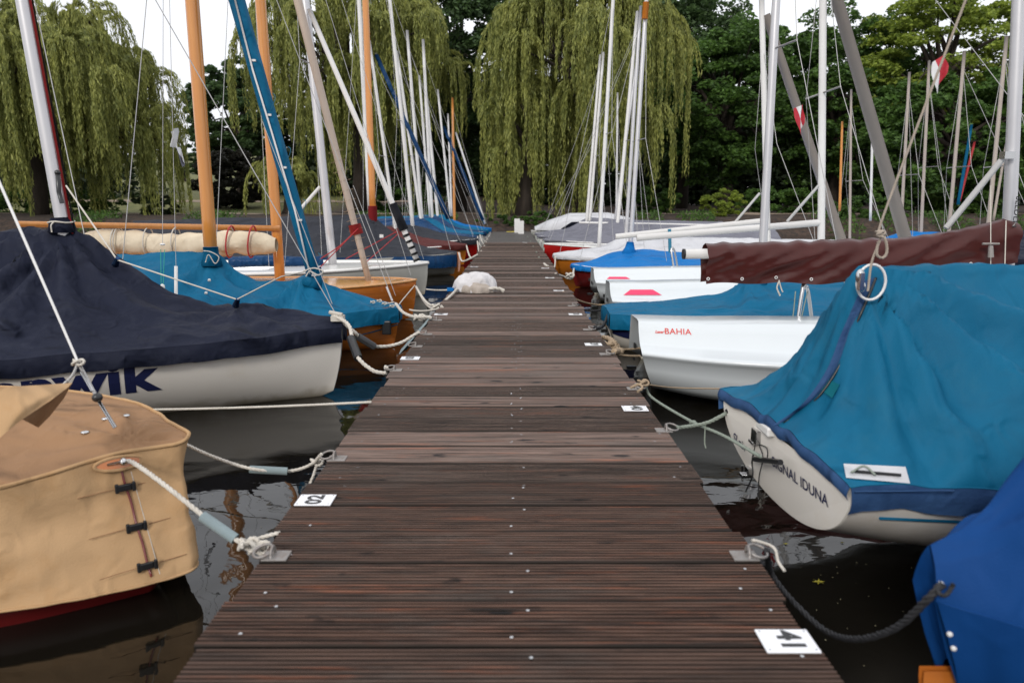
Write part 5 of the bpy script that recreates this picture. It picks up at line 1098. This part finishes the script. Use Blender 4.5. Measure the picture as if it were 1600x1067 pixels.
def willow(label, x, y, rx, ry, zt, seed, nh=26, ns=95, m='willow', hang=(1.2, 4.5), zlow=1.0, gz=.7, ls=1., core=True):
    rr = random.Random(seed); t = thing('willow_tree', label, 'tree', (x, y, gz), 'weeping willows on the far bank'); heads = []; C = []; D = []
    for i in range(nh):
        a = i * 2.399 + rr.uniform(-.4, .4); q = math.sqrt((i + .5) / nh) * .88; zz = gz + (zt - gz) * (1 - .42 * q ** 2.2) * rr.uniform(.82, 1.0) - .35
        if i % 4 == 3: zz = gz + (zz - gz) * rr.uniform(.5, .75)
        heads.append((x + math.cos(a) * rx * q, y + math.sin(a) * ry * q, zz))
    for hx, hy, hz in heads:
        hr = rr.uniform(.75, 1.35)
        for s in range(ns):
            if s % 9 == 0: bth = rr.uniform(0, 6.283); bel = rr.uniform(0, 1); bL = rr.uniform(*hang) * rr.choice((.45, .75, 1, 1)); bo = rr.uniform(.25, .6)
            th = bth + rr.uniform(-.17, .17); el = min(1, max(0, bel + rr.uniform(-.09, .09))); o = hr * math.sqrt(el)
            px, py, pz = hx + math.cos(th) * o * .55, hy + math.sin(th) * o * .55, hz + (1 - el) * .55 * hr
            out_ = (bo + rr.uniform(-.05, .05)) * hr; L = bL * rr.uniform(.7, 1.1); ox, oy = math.cos(th), math.sin(th)
            # bias outwards from the crown axis
            dx, dy = px - x, py - y; dl = math.hypot(dx, dy) + .1; ox += .6 * dx / dl; oy += .6 * dy / dl
            st = .085 / ls; n = int(L / st); sw = rr.uniform(-.05, .05); sw2 = rr.uniform(-.05, .05)
            for k in range(n):
                l = k * st; f = 1 - math.exp(-l / (.45 * hr)); hx_ = px + ox * out_ * f + sw * l * .35; hy_ = py + oy * out_ * f + sw2 * l * .35
                zz = pz + .25 * hr * math.sin(min(l / (.9 * hr), 1) * math.pi) * .5 - max(0, l - .35 * hr) * .97
                if zz < zlow: break
                C.append((hx_ + rr.uniform(-.04, .04), hy_ + rr.uniform(-.04, .04), zz)); D.append((ox * (1 - f) + rr.uniform(-.45, .45), oy * (1 - f) + rr.uniform(-.45, .45), -.35 - f))
    C = np.array(C); D = np.array(D); D /= np.linalg.norm(D, axis=1)[:, None]; n = len(C)
    S = rng.uniform(.07, .13, n); Wd = rng.uniform(.014, .025, n)
    off = np.array([x, y, gz]); me = leaves_mesh('crown', C - off, D, S, Wd * 1.15, M[m]); o = bpy.data.objects.new('crown', me); COL.objects.link(o); o.parent = t
    mb = MB(); limbs(mb, (x, y, gz - .3), (x + .3, y, gz + (zt - gz) * .55), .32, heads, rr); part('trunk', mb, M['bark'], t); return n
def broad(label, x, y, rx, ry, z0, z1, seed, m, nc=230, nl=150, lf=.085, trunk=True, name='broadleaf_tree', cat_='tree', gz=.75, group='trees on the far bank', flat=.5, cs=.14):
    rr = random.Random(seed); r2 = np.random.default_rng(seed); t = thing(name, label, cat_, (x, y, gz), group); CC = []; DD = []; heads = []
    cz = (z0 + z1) / 2; rz = (z1 - z0) / 2
    for i in range(nc):
        u = rr.uniform(-1, 1); th = rr.uniform(0, 6.283); q = math.sqrt(1 - u * u); rad = rr.uniform(.62, 1.0) * (1 + .22 * noise.noise(Vector((q * math.cos(th) * 2, q * math.sin(th) * 2, u * 2 + seed))))
        c = np.array([x + rx * q * math.cos(th) * rad, y + ry * q * math.sin(th) * rad, cz + rz * u * rad]); cr_ = rr.uniform(.6, 1.3) * cs * (rx + rz) / 2
        if i % 9 == 0: heads.append(c * .9 + np.array([x, y, cz]) * .1)
        P = r2.normal(size=(nl, 3)); P /= np.linalg.norm(P, axis=1)[:, None]; P *= r2.uniform(.3, 1, (nl, 1)) ** .5; P[:, 2] *= flat
        droop = -(P[:, 0] ** 2 + P[:, 1] ** 2) * .35
        P[:, 2] += droop; CC.append(c + P * cr_); d = r2.normal(size=(nl, 3)); d[:, 2] *= .45; DD.append(d)
    C = np.concatenate(CC); D = np.concatenate(DD); D /= np.linalg.norm(D, axis=1)[:, None]; n = len(C)
    me = leaves_mesh('crown', C - np.array([x, y, gz]), D, rng.uniform(.8, 1.5, n) * lf, rng.uniform(.45, .75, n) * lf, M[m]); o = bpy.data.objects.new('crown', me); COL.objects.link(o); o.parent = t
    if trunk:
        mb = MB(); limbs(mb, (x, y, gz - .3), (x, y, z0 + (z1 - z0) * .55), max(.12, rx * .07), heads, rr); part('trunk', mb, M['bark'], t)
    return n
NT = 0
def X(px, Y): return (px - 800) / FPX * Y
NT += willow('large weeping willow at the far left, its crown cut by the frame', X(60, 30), 30.5, 6.6, 4.8, 9.6, 11, nh=76, ns=140, zlow=.25, hang=(1.4, 5.2))
NT += willow('tall weeping willow behind the leaning beige spar, left of centre', X(560, 33), 33.5, 4.7, 3.6, 12.6, 12, nh=44, ns=120, zlow=.9, hang=(1.6, 5.5))
NT += willow('big weeping willow right of the jetty end, strands reaching the bank', X(905, 31), 31.0, 3.8, 3.4, 11.6, 13, nh=46, ns=120, hang=(1.6, 6.2), zlow=.35)
NT += willow('narrow weeping willow over the jetty end, between two bigger trees', X(815, 29.5), 30.0, 1.5, 1.5, 6.6, 14, nh=9, ns=90, hang=(1.8, 5.0), zlow=.3)
NT += willow('small low willow behind the orange mast with leaves near the grass', X(455, 31), 31, 1.0, 1.0, 3.4, 15, nh=6, ns=80, hang=(.8, 2.6), zlow=.6)
NT += broad('tall dark tree in the centre behind the far masts', X(720, 40), 40, 4.6, 4, 2.6, 14.5, 21, 'oak', nc=330, nl=190, lf=.11)
NT += broad('tall mid green tree behind the right willow', X(1060, 46), 46, 4.5, 4, 3, 15, 22, 'oak', nc=240, nl=150, lf=.13)
NT += broad('wide dark green tree right of the right willow', X(1130, 38), 38.5, 4.6, 3.6, 2.3, 10.6, 23, 'lime', nc=330, nl=190, lf=.10)
NT += broad('dark green tree behind the upright white mast and grey jib', X(1290, 39), 39, 4.6, 3.6, 2.2, 11.2, 24, 'lime', nc=320, nl=180, lf=.10)
NT += broad('light green airy tree at upper right with open branches', X(1440, 36), 36, 4.2, 3.2, 4.0, 12.0, 25, 'bright', nc=300, nl=130, lf=.09, cs=.15, flat=.25)
NT += broad('bushy mid green tree low at the right behind the back row of masts', X(1470, 33), 33, 4.4, 2.6, .6, 7.2, 26, 'lime', nc=300, nl=170, lf=.10)
NT += broad('green tree at the right edge of the view', X(1640, 36), 36, 4.6, 3.4, 1.2, 9.8, 27, 'lime', nc=260, nl=150, lf=.11)
NT += broad('round dark tree at left behind the two orange masts', X(385, 52), 52, 3.4, 3, 3.4, 11.0, 28, 'oak', nc=230, nl=150, lf=.13, gz=2.2)
NT += broad('dark purple leaved bush on the lawn between the orange masts', X(372, 42), 42, 2.2, 1.9, .75, 4.4, 29, 'purple', nc=170, nl=130, lf=.09, trunk=False, name='bush', cat_='bush')
NT += broad('low dark green bush at the path edge left of the orange mast', X(262, 31), 30.6, 1.0, .9, .5, 1.75, 30, 'bushm', nc=70, nl=110, lf=.06, trunk=False, name='bush', cat_='bush')
NT += broad('rounded green bush on the bank right of the willow', X(1122, 30), 30, .95, .8, .5, 1.9, 31, 'bright', nc=60, nl=100, lf=.06, trunk=False, name='bush', cat_='bush')
NT += broad('low bank shrubs by the jetty end on the left', X(780, 27), 26.6, .8, .5, .2, .8, 32, 'lime', nc=40, nl=80, lf=.05, trunk=False, name='bush', cat_='bush')
NT += broad('low bank shrubs by the jetty end on the right', X(838, 27), 26.6, .7, .5, .2, .95, 33, 'lime', nc=40, nl=80, lf=.05, trunk=False, name='bush', cat_='bush')
NT += broad('shrub on the bank below the light green tree', X(1350, 29), 29, 1.6, .9, .4, 1.6, 34, 'lime', nc=70, nl=100, lf=.06, trunk=False, name='bush', cat_='bush')
for px_b, Yb_, w_b, lab_b in ((640, 34.5, 2.2, 'low dark shrubs behind the far masts of the left row'), (1215, 34.5, 2.4, 'low dark shrubs beneath the wide dark green tree'), (1010, 33.5, 1.5, 'low shrub beneath the right edge of the big willow'), (90, 33, 3.6, 'low shrubs under the far left willow')):
    NT += broad(lab_b, X(px_b, Yb_), Yb_, w_b, 1.0, .6, 2.0, int(px_b), 'lime', nc=90, nl=110, lf=.07, trunk=False, name='bush', cat_='bush')
NT += broad('small distant tree on the left horizon beside the willow', X(300, 75), 75, 2.2, 2, 3.6, 7.5, 35, 'oak', nc=70, nl=90, lf=.15, gz=3)
# woodland mass behind
def wood_mass():
    CC = []; r2 = np.random.default_rng(5)
    def blob(x, y, zlo, zhi, n): 
        c = np.stack([r2.normal(x, 2.2, n), r2.normal(y, 1.2, n), r2.uniform(zlo, zhi, n)], 1); return c
    for px in range(470, 1900, 38):
        Y = 54; zt = 9 + 3.5 * noise.noise(Vector((px * .01, 3, 0)))
        CC.append(blob(X(px, Y), Y, 1.2, zt, 2600))
    for px in list(range(-500, 180, 50)): CC.append(blob(X(px, 50), 52, 1.0, 8, 2200))
    C = np.concatenate(CC); n = len(C); D = r2.normal(size=(n, 3)); D[:, 2] *= .5; D /= np.linalg.norm(D, axis=1)[:, None]
    me = leaves_mesh('woodland', C, D, r2.uniform(.16, .34, n), r2.uniform(.10, .2, n), M['bushm']); o = bpy.data.objects.new('woodland', me); COL.objects.link(o); o['kind'] = 'stuff'; return n
NT += wood_mass()
def bank_plants():
    r2 = np.random.default_rng(8); n = 26000; x = r2.uniform(-30, 30, n); y = 25.6 + r2.uniform(0, 2.6, n) + 1.2 * np.sin(x * .11); k = np.array([noise.noise(Vector((a * .5, 2, 1))) for a in x]) > .05
    x = x[k]; y = y[k]; z = np.array([bank_h(a, b_) for a, b_ in zip(x, y)]) + r2.uniform(0, .28, len(x)); C = np.stack([x, y, z], 1); D = r2.normal(size=C.shape); D[:, 2] += 1; D /= np.linalg.norm(D, axis=1)[:, None]
    me = leaves_mesh('bank_plants', C, D, r2.uniform(.04, .10, len(x)), r2.uniform(.015, .035, len(x)), M['lime']); o = bpy.data.objects.new('bank_plants', me); COL.objects.link(o); o['kind'] = 'stuff'
bank_plants()
print('leaves', NT)
# parked cars glimpsed under the trees
def car(px, Y, m, lab):
    Y += 14
    x = X(px, Y); gz = bank_h(x, Y); t = thing('parked_car', lab, 'car', (x, Y, gz), 'cars parked behind the trees')
    pr = [(-2.0, .25), (-2.05, .6), (-1.9, .85), (-1.2, .93), (-.6, 1.38), (.7, 1.42), (1.35, .98), (1.95, .88), (2.05, .55), (2.0, .25)]
    g = [[(x + a, Y + s, gz + b_) for a, b_ in pr] for s in (-.8, -.78, .78, .8)]
    mb = MB(); mb.grid(g); mb.f += [tuple(range(10)), tuple(range(30, 40))]; mb.sm += [False] * 2; part('body', mb, m, t)
    mb = MB(); mb.poly([(x - 1.1, Y - .81, gz + .95), (x - .55, Y - .81, gz + 1.33), (x + .65, Y - .81, gz + 1.36), (x + 1.2, Y - .81, gz + .97)]); part('window', mb, M['glassd'], t)
    for q in (-1.25, 1.3): part('wheel', MB().tube([(x + q, Y - .83, gz + .3), (x + q, Y - .6, gz + .3)], .3, 14), M['black'], t)
car(1135, 45, M['lgrey'], 'pale car parked under the trees behind the round green bush'); car(868, 45, M['white'], 'white car parked behind the trailing willow strands'); car(1330, 45, M['greyslv'], 'grey car parked under the trees right of the white mast')
# distant pylon left
px_ = X(284, 140); t = thing('mast_tower', 'thin distant lattice tower on the left skyline', 'tower', (px_, 140, 3))
mb = MB()
for a_, b_ in ((-.6, -.6), (.6, -.6), (.6, .6), (-.6, .6)): mb.tube([(px_ + a_, 140 + b_, 3), (px_ + a_ * .3, 140 + b_ * .3, 13.5)], .08, 4)
for k in range(9): z_ = 4 + k; s_ = .6 - .045 * k; mb.tube([(px_ - s_, 139.5, z_), (px_ + s_, 139.5, z_ + 1)], .05, 4)
part('lattice', mb, M['alud'], t); part('crossarm', MB().box((px_, 140, 12.3), (4, .2, .2)).box((px_, 140, 11), (2.4, .2, .2)), M['alud'], t)
